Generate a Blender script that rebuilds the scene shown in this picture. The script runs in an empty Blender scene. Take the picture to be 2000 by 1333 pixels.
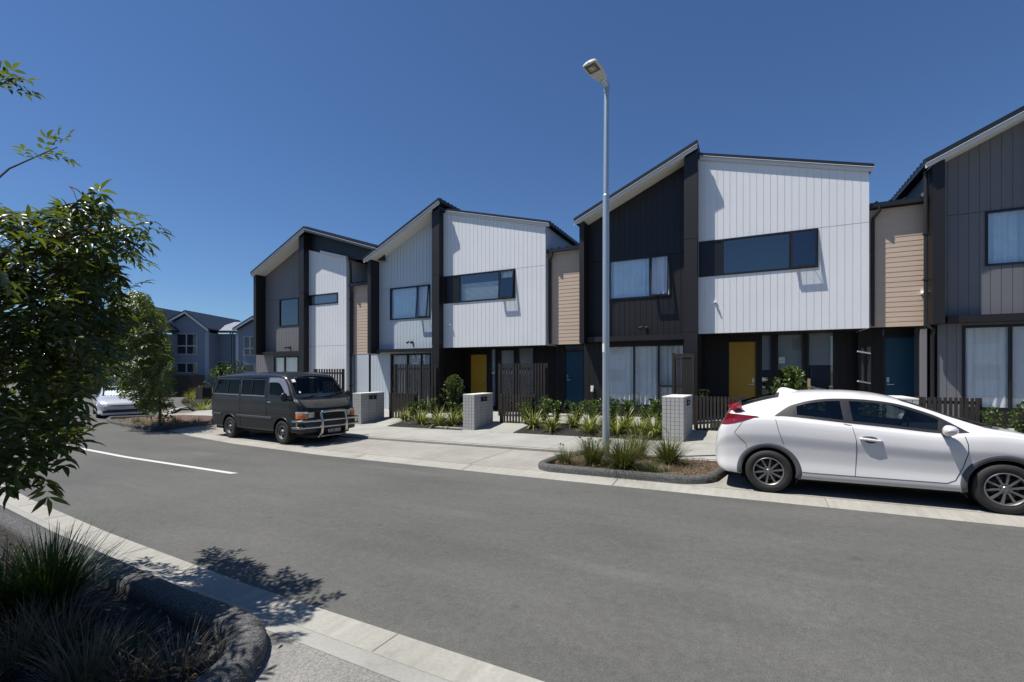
import bpy, bmesh, math, random
import numpy as np
from mathutils import Vector, Matrix, geometry
rnd = random.Random(11)
sc = bpy.context.scene
COL = sc.collection
rad = math.radians
# ------------------------------------------------------------------ camera geometry
S27, C27 = math.sin(rad(27)), math.cos(rad(27)); FPX = 900.0; CX = 1000.0; HY = 725.0; EYE = 1.88
def at(px, py, Y):
    "point of the vertical street-parallel plane at distance Y seen at a photo position -> (x, z)"
    t = (px-CX)/FPX; d = Y/(t*S27+C27)
    return d*(t*C27-S27), EYE+(HY-py)*d/FPX
def ax(px, Y): return at(px, 0, Y)[0]
def g(x): return 0.014*max(-26.0, min(14.0, x))+0.03
def yard(x, y): return g(x)+0.06+0.3*max(0.0, min(1.0, (y-12.4)/3.0))
def gnd(px, py, f=None, dz=0.0):
    "ground point seen at a photo position -> (x, y)"
    t = (px-CX)/FPX; z = 0.0
    for _ in range(30):
        d = (EYE-z)*FPX/(py-HY); x = d*(t*C27-S27); y = d*(t*S27+C27)
        z = (g(x) if f is None else f(x, y))+dz
    return x, y
# ------------------------------------------------------------------ scene graph helpers
ORG = {}
def thing(name, label, cat, loc=(0,0,0), rotz=0.0, group=None, rot=None):
    o = bpy.data.objects.new(name, None); COL.objects.link(o)
    o.empty_display_size = 0.2
    o.location = loc; o.rotation_euler = rot if rot else (0,0,rotz)
    o['label'] = label; o['category'] = cat
    if group: o['group'] = group
    ORG[o.name] = Vector(loc)
    return o
def tag(o, label, cat, group=None):
    o['label'] = label; o['category'] = cat
    if group: o['group'] = group
    return o
def dup(root, loc, rotz=0.0, label=None, group=None, scale=None):
    def cp(o, p):
        c = o.copy(); COL.objects.link(c)
        if p: c.parent = p
        for ch in list(o.children): cp(ch, c)
        return c
    r = cp(root, None); r.location = loc; r.rotation_euler = (0,0,rotz)
    if scale: r.scale = (scale,)*3 if not hasattr(scale,'__len__') else scale
    if label: r['label'] = label
    if group: r['group'] = group
    return r
class MB:
    def __init__(s): s.v=[]; s.f=[]; s.m=[]; s.cm=0
    def add(s, verts, faces):
        b=len(s.v); s.v += [tuple(p) for p in verts]
        for f in faces: s.f.append([i+b for i in f]); s.m.append(s.cm)
    def box(s, x0,x1,y0,y1,z0,z1):
        s.add([(x0,y0,z0),(x1,y0,z0),(x1,y1,z0),(x0,y1,z0),(x0,y0,z1),(x1,y0,z1),(x1,y1,z1),(x0,y1,z1)],
              [(0,3,2,1),(4,5,6,7),(0,1,5,4),(1,2,6,5),(2,3,7,6),(3,0,4,7)])
    def hexa(s, p):
        s.add(p, [(0,3,2,1),(4,5,6,7),(0,1,5,4),(1,2,6,5),(2,3,7,6),(3,0,4,7)])
    def prism_y(s, poly, y0, y1):
        n=len(poly); v=[(x,y0,z) for x,z in poly]+[(x,y1,z) for x,z in poly]
        f=[list(range(n)), list(range(2*n-1,n-1,-1))]+[((i+1)%n, i, n+i, n+(i+1)%n) for i in range(n)]
        s.add(v,f)
    def prism_z(s, poly, z0, z1):
        n=len(poly); v=[(x,y,z0) for x,y in poly]+[(x,y,z1) for x,y in poly]
        f=[list(range(n-1,-1,-1)), list(range(n,2*n))]+[(i,(i+1)%n,n+(i+1)%n,n+i) for i in range(n)]
        s.add(v,f)
    def tube(s, pts, r, n=8, cap=True, flat=1.0):
        pts=[Vector(p) for p in pts]; k=len(pts)
        rs=list(r) if hasattr(r,'__len__') else [r]*k
        up=None; v=[]; f=[]
        for i,p in enumerate(pts):
            t=(pts[min(i+1,k-1)]-pts[max(i-1,0)])
            if t.length<1e-9: t=Vector((0,0,1))
            t.normalize()
            if up is None:
                a=Vector((0,0,1)) if abs(t.z)<0.9 else Vector((1,0,0))
                up=(a-t*a.dot(t)).normalized()
            else:
                up=(up-t*up.dot(t))
                up = up.normalized() if up.length>1e-6 else t.orthogonal().normalized()
            w=t.cross(up)
            for j in range(n):
                a=2*math.pi*j/n
                v.append(p+(w*math.cos(a)+up*math.sin(a)*flat)*rs[i])
        for i in range(k-1):
            for j in range(n):
                f.append((i*n+j, i*n+(j+1)%n, (i+1)*n+(j+1)%n, (i+1)*n+j))
        if cap: f.append(list(range(n-1,-1,-1))); f.append([(k-1)*n+j for j in range(n)])
        s.add(v,f)
    def lathe(s, prof, o=(0,0,0), axis='y', n=40, a0=0.0, a1=2*math.pi):
        full = abs(a1-a0-2*math.pi)<1e-6; m = n if full else n+1
        v=[]; f=[]; k=len(prof)
        for i in range(m):
            a=a0+(a1-a0)*i/n; c,q=math.cos(a),math.sin(a)
            for r,h in prof:
                if axis=='y': v.append((o[0]+r*c,o[1]+h,o[2]+r*q))
                elif axis=='z': v.append((o[0]+r*c,o[1]+r*q,o[2]+h))
                else: v.append((o[0]+h,o[1]+r*c,o[2]+r*q))
        for i in range(n):
            i2=(i+1)%m
            for j in range(k-1): f.append((i*k+j,i2*k+j,i2*k+j+1,i*k+j+1))
        s.add(v,f)
    def grid(s, rows):
        k=len(rows[0]); v=[p for r in rows for p in r]
        f=[(i*k+j,i*k+j+1,(i+1)*k+j+1,(i+1)*k+j) for i in range(len(rows)-1) for j in range(k-1)]
        s.add(v,f)
    def build(s, name, mat, parent=None, world=True, smooth=False, bevel=0.0, seg=2, loc=None, angle=35, fixn=True):
        me=bpy.data.meshes.new(name)
        off = Vector((0,0,0))
        if parent is not None and world:
            r=parent
            while r.parent: r=r.parent
            off=ORG.get(r.name, Vector((0,0,0)))
        if loc is not None: off=Vector(loc)
        me.from_pydata([(p[0]-off[0],p[1]-off[1],p[2]-off[2]) for p in s.v],[],s.f)
        mats = mat if isinstance(mat,(list,tuple)) else [mat]
        for m in mats: me.materials.append(m)
        if len(mats)>1: me.polygons.foreach_set('material_index', s.m)
        if fixn:
            bm=bmesh.new(); bm.from_mesh(me); bmesh.ops.recalc_face_normals(bm, faces=bm.faces); bm.to_mesh(me); bm.free()
        me.update()
        if smooth:
            me.polygons.foreach_set('use_smooth',[True]*len(me.polygons))
            if smooth!='all':
                try: me.set_sharp_from_angle(angle=rad(angle))
                except Exception: pass
        o=bpy.data.objects.new(name, me); COL.objects.link(o)
        if loc is not None and parent is None: o.location=loc
        if parent is not None: o.parent=parent
        if bevel:
            b=o.modifiers.new('edge','BEVEL'); b.width=bevel; b.segments=seg; b.limit_method='ANGLE'; b.angle_limit=rad(40)
        return o
def struct(o, kind='structure'):
    o['kind']=kind; return o
# ------------------------------------------------------------------ materials
def nd(nt, t, **kw):
    n=nt.nodes.new(t)
    for k,v in kw.items():
        if k in n.inputs: n.inputs[k].default_value=v
        else: setattr(n,k,v)
    return n
def mat(name, col, rough=0.6, metal=0.0, var=0.0, vscale=3.0, bump=0.0, bscale=60.0, spec=0.5, coat=0.0, fine=0.0, fscale=200.0, stretch=(1,1,1), rvar=0.0, space='Object'):
    m=bpy.data.materials.new(name); m.use_nodes=True; nt=m.node_tree
    b=nt.nodes['Principled BSDF']
    b.inputs['Base Color'].default_value=(*col,1); b.inputs['Roughness'].default_value=rough
    b.inputs['Metallic'].default_value=metal; b.inputs['Specular IOR Level'].default_value=spec
    if coat: b.inputs['Coat Weight'].default_value=coat; b.inputs['Coat Roughness'].default_value=0.03
    if var or fine or bump or rvar:
        tc=nd(nt,'ShaderNodeTexCoord'); mp=nd(nt,'ShaderNodeMapping'); mp.inputs['Scale'].default_value=stretch
        nt.links.new(tc.outputs[space],mp.inputs['Vector'])
        cur=None
        def fac(scale, detail, rough_, amt, prev):
            nz=nd(nt,'ShaderNodeTexNoise',Scale=scale,Detail=detail,Roughness=rough_); nt.links.new(mp.outputs[0],nz.inputs['Vector'])
            mr=nd(nt,'ShaderNodeMapRange'); mr.inputs['From Min'].default_value=0.25; mr.inputs['From Max'].default_value=0.75
            mr.inputs['To Min'].default_value=1-amt; mr.inputs['To Max'].default_value=1+amt
            nt.links.new(nz.outputs['Fac'],mr.inputs['Value'])
            if prev is None: return mr.outputs[0], nz
            mu=nd(nt,'ShaderNodeMath',operation='MULTIPLY'); nt.links.new(prev,mu.inputs[0]); nt.links.new(mr.outputs[0],mu.inputs[1])
            return mu.outputs[0], nz
        if var: cur,_=fac(vscale,5,0.6,var,cur)
        if fine: cur,_=fac(fscale,2,0.5,fine,cur)
        if cur is not None:
            vm=nd(nt,'ShaderNodeVectorMath',operation='SCALE'); vm.inputs[0].default_value=col
            nt.links.new(cur,vm.inputs['Scale']); nt.links.new(vm.outputs[0],b.inputs['Base Color'])
        if rvar:
            nz=nd(nt,'ShaderNodeTexNoise',Scale=vscale*2,Detail=4.0); nt.links.new(mp.outputs[0],nz.inputs['Vector'])
            mr=nd(nt,'ShaderNodeMapRange'); mr.inputs['From Min'].default_value=0.3; mr.inputs['From Max'].default_value=0.7
            mr.inputs['To Min'].default_value=max(0,rough-rvar); mr.inputs['To Max'].default_value=min(1,rough+rvar)
            nt.links.new(nz.outputs['Fac'],mr.inputs['Value']); nt.links.new(mr.outputs[0],b.inputs['Roughness'])
        if bump:
            nz=nd(nt,'ShaderNodeTexNoise',Scale=bscale,Detail=3.0); nt.links.new(mp.outputs[0],nz.inputs['Vector'])
            bp=nd(nt,'ShaderNodeBump',Strength=bump,Distance=0.01); nt.links.new(nz.outputs['Fac'],bp.inputs['Height'])
            nt.links.new(bp.outputs[0],b.inputs['Normal'])
    return m
def leafmat(name, col, var=0.35, rough=0.45, trans=0.35, tcol=None, vs=1.3, spec=0.4):
    m=bpy.data.materials.new(name); m.use_nodes=True; nt=m.node_tree
    b=nt.nodes['Principled BSDF']; out=nt.nodes['Material Output']
    b.inputs['Roughness'].default_value=rough; b.inputs['Specular IOR Level'].default_value=spec
    ge=nd(nt,'ShaderNodeNewGeometry'); tc=nd(nt,'ShaderNodeTexCoord')
    nz=nd(nt,'ShaderNodeTexNoise',Scale=vs,Detail=3.0); nt.links.new(tc.outputs['Object'],nz.inputs['Vector'])
    ad=nd(nt,'ShaderNodeMath',operation='ADD'); nt.links.new(ge.outputs['Random Per Island'],ad.inputs[0]); nt.links.new(nz.outputs['Fac'],ad.inputs[1])
    mr=nd(nt,'ShaderNodeMapRange'); mr.inputs['From Min'].default_value=0.3; mr.inputs['From Max'].default_value=1.7
    mr.inputs['To Min'].default_value=1-var; mr.inputs['To Max'].default_value=1+var; nt.links.new(ad.outputs[0],mr.inputs['Value'])
    vm=nd(nt,'ShaderNodeVectorMath',operation='SCALE'); vm.inputs[0].default_value=col; nt.links.new(mr.outputs[0],vm.inputs['Scale'])
    nt.links.new(vm.outputs[0],b.inputs['Base Color'])
    tr=nd(nt,'ShaderNodeBsdfTranslucent'); t=tcol or (col[0]*1.6,col[1]*1.7,col[2]*0.8)
    vm2=nd(nt,'ShaderNodeVectorMath',operation='SCALE'); vm2.inputs[0].default_value=t; nt.links.new(mr.outputs[0],vm2.inputs['Scale'])
    nt.links.new(vm2.outputs[0],tr.inputs['Color'])
    mx=nd(nt,'ShaderNodeMixShader'); mx.inputs[0].default_value=trans
    nt.links.new(b.outputs[0],mx.inputs[1]); nt.links.new(tr.outputs[0],mx.inputs[2]); nt.links.new(mx.outputs[0],out.inputs['Surface'])
    return m
def glassmat(name, tint=(0.75,0.8,0.82), refl=1.0, rough=0.0, base=0.0):
    m=bpy.data.materials.new(name); m.use_nodes=True; nt=m.node_tree
    nt.nodes.remove(nt.nodes['Principled BSDF']); out=nt.nodes['Material Output']
    tr=nd(nt,'ShaderNodeBsdfTransparent'); tr.inputs['Color'].default_value=(*tint,1)
    gl=nd(nt,'ShaderNodeBsdfGlossy'); gl.inputs['Roughness'].default_value=rough; gl.inputs['Color'].default_value=(0.95,0.97,1,1)
    fr=nd(nt,'ShaderNodeLayerWeight',Blend=0.5); pw=nd(nt,'ShaderNodeMath',operation='POWER'); pw.inputs[1].default_value=5.0; nt.links.new(fr.outputs['Facing'],pw.inputs[0])
    mu=nd(nt,'ShaderNodeMath',operation='MULTIPLY_ADD',use_clamp=True); mu.inputs[1].default_value=0.9*refl; mu.inputs[2].default_value=0.05*refl+base; nt.links.new(pw.outputs[0],mu.inputs[0])
    mx=nd(nt,'ShaderNodeMixShader'); nt.links.new(mu.outputs[0],mx.inputs[0]); nt.links.new(tr.outputs[0],mx.inputs[1]); nt.links.new(gl.outputs[0],mx.inputs[2])
    nt.links.new(mx.outputs[0],out.inputs['Surface'])
    return m
M={}
M['white']=mat('white_cladding',(0.75,0.755,0.76),0.5,var=0.04,vscale=0.9,bump=0.05,bscale=25)
M['paleblue']=mat('pale_grey_cladding',(0.52,0.575,0.62),0.5,var=0.04,vscale=0.9)
M['grey']=mat('grey_cladding',(0.185,0.175,0.18),0.55,var=0.06,vscale=0.9)
M['slate']=mat('slate_cladding',(0.155,0.155,0.165),0.55,var=0.06,vscale=0.9)
M['black']=mat('black_cladding',(0.0095,0.008,0.0095),0.5,var=0.08,vscale=0.9)
M['blade']=mat('dark_blade_paint',(0.0105,0.009,0.0095),0.5,var=0.1,vscale=0.7)
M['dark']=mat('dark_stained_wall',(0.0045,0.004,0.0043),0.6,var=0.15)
M['timber']=mat('tan_weatherboard',(0.56,0.43,0.325),0.6,var=0.07,vscale=1.6,fine=0.05,fscale=30,stretch=(0.3,1,6))
M['roofm']=mat('charcoal_roof_metal',(0.022,0.024,0.028),0.38,metal=0.2,var=0.15)
M['fascia']=mat('pale_fascia',(0.62,0.63,0.64),0.5,var=0.03)
M['greyfascia']=mat('grey_fascia',(0.16,0.165,0.175),0.5,var=0.03)
M['soffit']=mat('soffit_white',(0.72,0.71,0.68),0.6,var=0.03)
M['frame']=mat('black_joinery',(0.012,0.012,0.014),0.4,metal=0.2)
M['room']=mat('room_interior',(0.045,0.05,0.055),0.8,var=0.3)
M['curtain']=mat('sheer_curtain',(0.84,0.86,0.88),0.8,var=0.05,vscale=4)
M['bluecurtain']=mat('blue_curtain',(0.60,0.72,0.82),0.8,var=0.08,vscale=4)
M['blind']=mat('pale_blind',(0.72,0.75,0.75),0.6)
M['greyblind']=mat('grey_roller_blind',(0.30,0.33,0.34),0.7)
M['yellow']=mat('yellow_door_paint',(0.50,0.28,0.022),0.5,var=0.04)
M['blue']=mat('blue_door_paint',(0.003,0.062,0.115),0.4,var=0.05)
M['steel']=mat('brushed_steel',(0.6,0.6,0.6),0.3,metal=1.0)
M['whiteplastic']=mat('white_plastic',(0.8,0.8,0.8),0.35)
M['blackplastic']=mat('black_plastic',(0.02,0.02,0.02),0.45)
M['glass']=glassmat('window_glass',(0.94,0.97,0.98),1.0,base=0.11)
M['carglass']=glassmat('tinted_car_glass',(0.36,0.42,0.42),1.1)
M['vanglass']=glassmat('dark_van_glass',(0.035,0.033,0.04),0.35)
M['vanscreen']=glassmat('van_windscreen_glass',(0.84,0.92,0.88),0.6)
M['clearglass']=glassmat('clear_car_glass',(0.92,0.95,0.95),0.6)
M['pillar']=mat('satin_black_pillar',(0.03,0.03,0.035),0.35)
M['slat']=mat('dark_stained_slat',(0.020,0.016,0.014),0.65,var=0.3,vscale=6,stretch=(4,4,0.6))
M['picket']=mat('weathered_dark_picket',(0.028,0.023,0.019),0.65,var=0.3,vscale=6,stretch=(4,4,0.6))
M['soil']=mat('dark_mulch',(0.014,0.011,0.009),0.95,var=0.5,vscale=9,fine=0.6,fscale=40,bump=1.0,bscale=45)
M['bark']=mat('red_bark_mulch',(0.095,0.055,0.04),0.95,var=0.4,vscale=8,fine=0.7,fscale=45,bump=1.0,bscale=50)
M['leaf']=leafmat('tree_leaf',(0.036,0.060,0.014),0.55,0.30,0.34,tcol=(0.15,0.20,0.018),spec=0.55)
M['leafyoung']=leafmat('young_tree_leaf',(0.080,0.112,0.026),0.4,0.35,0.33,tcol=(0.17,0.22,0.035))
M['shrub']=leafmat('shrub_leaf',(0.075,0.115,0.026),0.4,0.35,0.25)
M['shrubdark']=leafmat('dark_shrub_leaf',(0.045,0.085,0.022),0.35,0.35,0.2)
M['flax']=leafmat('flax_blade',(0.105,0.135,0.034),0.55,0.4,0.2)
M['flaxpale']=leafmat('pale_striped_flax_blade',(0.33,0.33,0.10),0.45,0.45,0.2)
M['tuft']=leafmat('tussock_blade',(0.095,0.105,0.030),0.5,0.5,0.2)
M['lush']=leafmat('lush_grass_blade',(0.040,0.075,0.018),0.5,0.4,0.25)
M['dry']=leafmat('dry_grass_blade',(0.12,0.095,0.058),0.5,0.6,0.15)
M['greydry']=leafmat('grey_dry_grass_blade',(0.105,0.095,0.072),0.45,0.6,0.15)
M['golden']=leafmat('golden_grass_blade',(0.30,0.27,0.06),0.4,0.5,0.2)
M['stem']=mat('plant_stem',(0.10,0.08,0.05),0.8,var=0.2)
M['trunk']=mat('tree_bark',(0.09,0.07,0.055),0.9,var=0.35,vscale=8,bump=0.6,bscale=30,stretch=(1,1,0.3))
M['galv']=mat('galvanised_steel',(0.42,0.48,0.52),0.42,metal=0.55,var=0.08,vscale=3,stretch=(1,1,0.2))
M['rubber']=mat('tyre_rubber',(0.018,0.017,0.016),0.75,var=0.25,vscale=6,bump=0.2,bscale=40)
M['plate']=mat('plate_white',(0.75,0.75,0.72),0.4)
M['platedark']=mat('plate_black',(0.02,0.02,0.022),0.4)
M['chrome']=mat('chrome',(0.50,0.49,0.46),0.22,metal=1.0)
M['orange']=mat('orange_lens',(0.75,0.17,0.02),0.2,coat=0.5)
M['redlens']=mat('red_lens',(0.20,0.006,0.010),0.16,coat=0.8)
M['lens']=mat('clear_lens',(0.55,0.57,0.58),0.12,metal=0.5,coat=0.6)
def paint(name, col, rough=0.3, coat=0.9, metal=0.0, var=0.0, crough=0.04, vs=2.0):
    m=mat(name,col,rough,metal=metal,var=var,vscale=vs)
    b=m.node_tree.nodes['Principled BSDF']; b.inputs['Coat Weight'].default_value=coat; b.inputs['Coat Roughness'].default_value=crough
    return m
M['carwhite']=paint('white_car_paint',(0.68,0.67,0.665),0.38,0.8)
M['carsilver']=paint('silver_car_paint',(0.62,0.62,0.63),0.3,0.8,metal=0.35)
M['vanpaint']=paint('faded_dark_van_paint',(0.0045,0.006,0.0085),0.40,0.30,var=0.35,crough=0.07,vs=1.5)
M['vanpaint'].node_tree.nodes['Principled BSDF'].inputs['Specular IOR Level'].default_value=0.3
M['vanbonnet']=mat('sun_faded_bonnet',(0.045,0.047,0.042),0.7,var=0.4,vscale=5,rvar=0.15)
M['trim']=mat('grey_arch_plastic',(0.075,0.077,0.085),0.6,var=0.1)
M['vantrim']=mat('van_grey_moulding',(0.05,0.05,0.055),0.5,var=0.15)
M['rim']=mat('grey_alloy',(0.27,0.265,0.26),0.38,metal=0.8)
M['steelrim']=mat('worn_steel_wheel',(0.17,0.165,0.155),0.55,metal=0.4,var=0.4,vscale=20)
M['black0']=mat('wheel_well_black',(0.006,0.006,0.006),0.9)
M['seat']=mat('car_interior',(0.02,0.021,0.023),0.8)
# ------------------------------------------------------------------ ground materials
def asphalt():
    m=bpy.data.materials.new('worn_asphalt'); m.use_nodes=True; nt=m.node_tree; b=nt.nodes['Principled BSDF']
    tc=nd(nt,'ShaderNodeTexCoord')
    mp=nd(nt,'ShaderNodeMapping'); mp.inputs['Scale'].default_value=(0.28,1.0,1.0); nt.links.new(tc.outputs['Object'],mp.inputs['Vector'])
    n1=nd(nt,'ShaderNodeTexNoise',Scale=1.1,Detail=7.0,Roughness=0.62); nt.links.new(mp.outputs[0],n1.inputs['Vector'])
    n2=nd(nt,'ShaderNodeTexNoise',Scale=0.35,Detail=3.0); nt.links.new(tc.outputs['Object'],n2.inputs['Vector'])
    n3=nd(nt,'ShaderNodeTexNoise',Scale=95.0,Detail=2.0,Roughness=0.7); nt.links.new(tc.outputs['Object'],n3.inputs['Vector'])
    vo=nd(nt,'ShaderNodeTexVoronoi',Scale=150.0); nt.links.new(tc.outputs['Object'],vo.inputs['Vector'])
    cr=nd(nt,'ShaderNodeValToRGB'); e=cr.color_ramp.elements
    e[0].position=0.28; e[0].color=(0.084,0.084,0.078,1); e[1].position=0.72; e[1].color=(0.112,0.111,0.103,1)
    nt.links.new(n1.outputs['Fac'],cr.inputs[0])
    mr=nd(nt,'ShaderNodeMapRange'); mr.inputs['From Min'].default_value=0.3; mr.inputs['From Max'].default_value=0.7; mr.inputs['To Min'].default_value=0.9; mr.inputs['To Max'].default_value=1.1; nt.links.new(n2.outputs['Fac'],mr.inputs['Value'])
    mr3=nd(nt,'ShaderNodeMapRange'); mr3.inputs['From Min'].default_value=0.3; mr3.inputs['From Max'].default_value=0.7; mr3.inputs['To Min'].default_value=0.74; mr3.inputs['To Max'].default_value=1.26; nt.links.new(n3.outputs['Fac'],mr3.inputs['Value'])
    mu=nd(nt,'ShaderNodeMath',operation='MULTIPLY'); nt.links.new(mr.outputs[0],mu.inputs[0]); nt.links.new(mr3.outputs[0],mu.inputs[1])
    # pale scuffs and a few dark patches
    n4=nd(nt,'ShaderNodeTexNoise',Scale=1.6,Detail=4.0,Roughness=0.55); nt.links.new(mp.outputs[0],n4.inputs['Vector'])
    m4=nd(nt,'ShaderNodeMapRange'); m4.inputs['From Min'].default_value=0.60; m4.inputs['From Max'].default_value=0.74; m4.inputs['To Min'].default_value=1.0; m4.inputs['To Max'].default_value=1.22; nt.links.new(n4.outputs['Fac'],m4.inputs['Value'])
    mu2=nd(nt,'ShaderNodeMath',operation='MULTIPLY'); nt.links.new(mu.outputs[0],mu2.inputs[0]); nt.links.new(m4.outputs[0],mu2.inputs[1])
    n5=nd(nt,'ShaderNodeTexNoise',Scale=14.0,Detail=4.0,Roughness=0.7); nt.links.new(tc.outputs['Object'],n5.inputs['Vector'])
    m5=nd(nt,'ShaderNodeMapRange'); m5.inputs['From Min'].default_value=0.3; m5.inputs['From Max'].default_value=0.7; m5.inputs['To Min'].default_value=0.88; m5.inputs['To Max'].default_value=1.12; nt.links.new(n5.outputs['Fac'],m5.inputs['Value'])
    n6=nd(nt,'ShaderNodeTexNoise',Scale=2.6,Detail=2.0,Roughness=0.4); nt.links.new(tc.outputs['Object'],n6.inputs['Vector'])
    m6=nd(nt,'ShaderNodeMapRange'); m6.inputs['From Min'].default_value=0.70; m6.inputs['From Max'].default_value=0.78; m6.inputs['To Min'].default_value=1.0; m6.inputs['To Max'].default_value=0.82; nt.links.new(n6.outputs['Fac'],m6.inputs['Value'])
    mu3=nd(nt,'ShaderNodeMath',operation='MULTIPLY'); nt.links.new(mu2.outputs[0],mu3.inputs[0]); nt.links.new(m5.outputs[0],mu3.inputs[1])
    mu4=nd(nt,'ShaderNodeMath',operation='MULTIPLY'); nt.links.new(mu3.outputs[0],mu4.inputs[0]); nt.links.new(m6.outputs[0],mu4.inputs[1]); mu2=mu4
    vm=nd(nt,'ShaderNodeVectorMath',operation='SCALE'); nt.links.new(cr.outputs[0],vm.inputs[0]); nt.links.new(mu2.outputs[0],vm.inputs['Scale'])
    nt.links.new(vm.outputs[0],b.inputs['Base Color']); b.inputs['Roughness'].default_value=0.85; b.inputs['Specular IOR Level'].default_value=0.25
    bp=nd(nt,'ShaderNodeBump',Strength=0.35,Distance=0.006); nt.links.new(vo.outputs['Distance'],bp.inputs['Height']); nt.links.new(bp.outputs[0],b.inputs['Normal'])
    return m
def concrete(name, col, streak=0.0, agg=0.0, bumpv=0.15):
    m=bpy.data.materials.new(name); m.use_nodes=True; nt=m.node_tree; b=nt.nodes['Principled BSDF']
    tc=nd(nt,'ShaderNodeTexCoord')
    n1=nd(nt,'ShaderNodeTexNoise',Scale=0.9,Detail=6.0,Roughness=0.6); nt.links.new(tc.outputs['Object'],n1.inputs['Vector'])
    n2=nd(nt,'ShaderNodeTexNoise',Scale=40.0,Detail=3.0); nt.links.new(tc.outputs['Object'],n2.inputs['Vector'])
    def mrr(src,lo,hi,a=0.3,c=0.7):
        mr=nd(nt,'ShaderNodeMapRange'); mr.inputs['From Min'].default_value=a; mr.inputs['From Max'].default_value=c; mr.inputs['To Min'].default_value=lo; mr.inputs['To Max'].default_value=hi; nt.links.new(src,mr.inputs['Value']); return mr.outputs[0]
    def mul(a,c):
        mu=nd(nt,'ShaderNodeMath',operation='MULTIPLY'); nt.links.new(a,mu.inputs[0]); nt.links.new(c,mu.inputs[1]); return mu.outputs[0]
    f=mul(mrr(n1.outputs['Fac'],0.84,1.1),mrr(n2.outputs['Fac'],0.93,1.07))
    n4=nd(nt,'ShaderNodeTexNoise',Scale=3.1,Detail=3.0,Roughness=0.5); nt.links.new(tc.outputs['Object'],n4.inputs['Vector'])
    f=mul(f,mrr(n4.outputs['Fac'],1.0,0.83,0.62,0.74))
    if streak:
        mp=nd(nt,'ShaderNodeMapping'); mp.inputs['Scale'].default_value=(7,0.8,1); nt.links.new(tc.outputs['Object'],mp.inputs['Vector'])
        n3=nd(nt,'ShaderNodeTexNoise',Scale=1.6,Detail=5.0,Roughness=0.65); nt.links.new(mp.outputs[0],n3.inputs['Vector'])
        f=mul(f,mrr(n3.outputs['Fac'],1-streak,1+streak*0.5))
    hgt=n2.outputs['Fac']
    if agg:
        vo=nd(nt,'ShaderNodeTexVoronoi',Scale=90.0); nt.links.new(tc.outputs['Object'],vo.inputs['Vector'])
        rr=nd(nt,'ShaderNodeRGBToBW') ; nt.links.new(vo.outputs['Color'],rr.inputs[0])
        f=mul(f,mrr(rr.outputs[0],1-agg,1+agg,0.1,0.9)); hgt=vo.outputs['Distance']
    vm=nd(nt,'ShaderNodeVectorMath',operation='SCALE'); vm.inputs[0].default_value=col; nt.links.new(f,vm.inputs['Scale'])
    nt.links.new(vm.outputs[0],b.inputs['Base Color']); b.inputs['Roughness'].default_value=0.85; b.inputs['Specular IOR Level'].default_value=0.3
    bp=nd(nt,'ShaderNodeBump',Strength=bumpv,Distance=0.006); nt.links.new(hgt,bp.inputs['Height']); nt.links.new(bp.outputs[0],b.inputs['Normal'])
    return m
M["asphalt"]=asphalt()
M['conc']=concrete('pavement_concrete',(0.315,0.312,0.282))
M['bay']=concrete('parking_bay_concrete',(0.29,0.278,0.248),streak=0.10)
M['gutter']=concrete('gutter_concrete',(0.325,0.315,0.278),streak=0.14)
M['agg']=concrete('exposed_aggregate_pavement',(0.20,0.195,0.18),agg=0.28,bumpv=0.5)
M['kerbagg']=concrete('exposed_aggregate_kerb',(0.085,0.085,0.083),agg=0.6,bumpv=0.8)
M['block']=mat('grey_concrete_block',(0.36,0.36,0.35),0.85,var=0.10,vscale=6,fine=0.08,fscale=80,bump=0.2,bscale=90)
M['mortar']=mat('dark_mortar',(0.05,0.05,0.05),0.9)
M['paintline']=mat('white_road_paint',(0.52,0.52,0.50),0.7,var=0.08,vscale=8,fine=0.06,fscale=90)
M['earth']=mat('far_ground',(0.10,0.10,0.075),0.95,var=0.3,vscale=0.3)
# ------------------------------------------------------------------ polylines of the road edges (world metres)
# far asphalt edge / back of the far gutter / back of the bays, from right to left
FE=[(60,7.55),(14,7.55),(4,7.55),(0,7.57),(-4,7.60),(-9,7.72),(-13,8.05),(-16,8.55),(-19,9.3),(-22,10.35),(-25.5,12.0),(-30,15.0),(-36,21.0),(-42,30.0)]
NE=[(60,2.50),(14,2.50),(4,2.52),(0,2.56),(-1.1,2.59),(-4,2.63),(-7,2.78),(-10,3.02),(-13,3.35),(-17,4.0),(-21,4.9),(-26,6.4),(-34,9.2),(-60,19.0)]
def interp(pl, x):
    for (a,b),(c,d) in zip(pl,pl[1:]):
        lo,hi=min(a,c),max(a,c)
        if lo<=x<=hi: return b+(d-b)*(x-a)/(c-a)
    return pl[-1][1] if x<pl[-1][0] else pl[0][1]
def fe(x): return interp(FE,x)
def ne(x): return interp(NE,x)
def sheet(name, xs, ylo, yhi, zf, m, ny=1, thick=0.0, kind='structure'):
    "ground sheet between two curves y(x), following z = zf(x, y)"
    b=MB(); rows=[]
    for x in xs:
        a,c=ylo(x),yhi(x)
        rows.append([(x,a+(c-a)*j/ny,zf(x,a+(c-a)*j/ny)) for j in range(ny+1)])
    b.grid(rows)
    if thick:
        for j in (0,ny):
            b.grid([[(r[j][0],r[j][1],r[j][2]) for r in rows],[(r[j][0],r[j][1],r[j][2]-thick) for r in rows]])
    return struct(b.build(name,m,smooth=True),kind)
def lin(a,b,n): return [a+(b-a)*i/n for i in range(n+1)]
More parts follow.
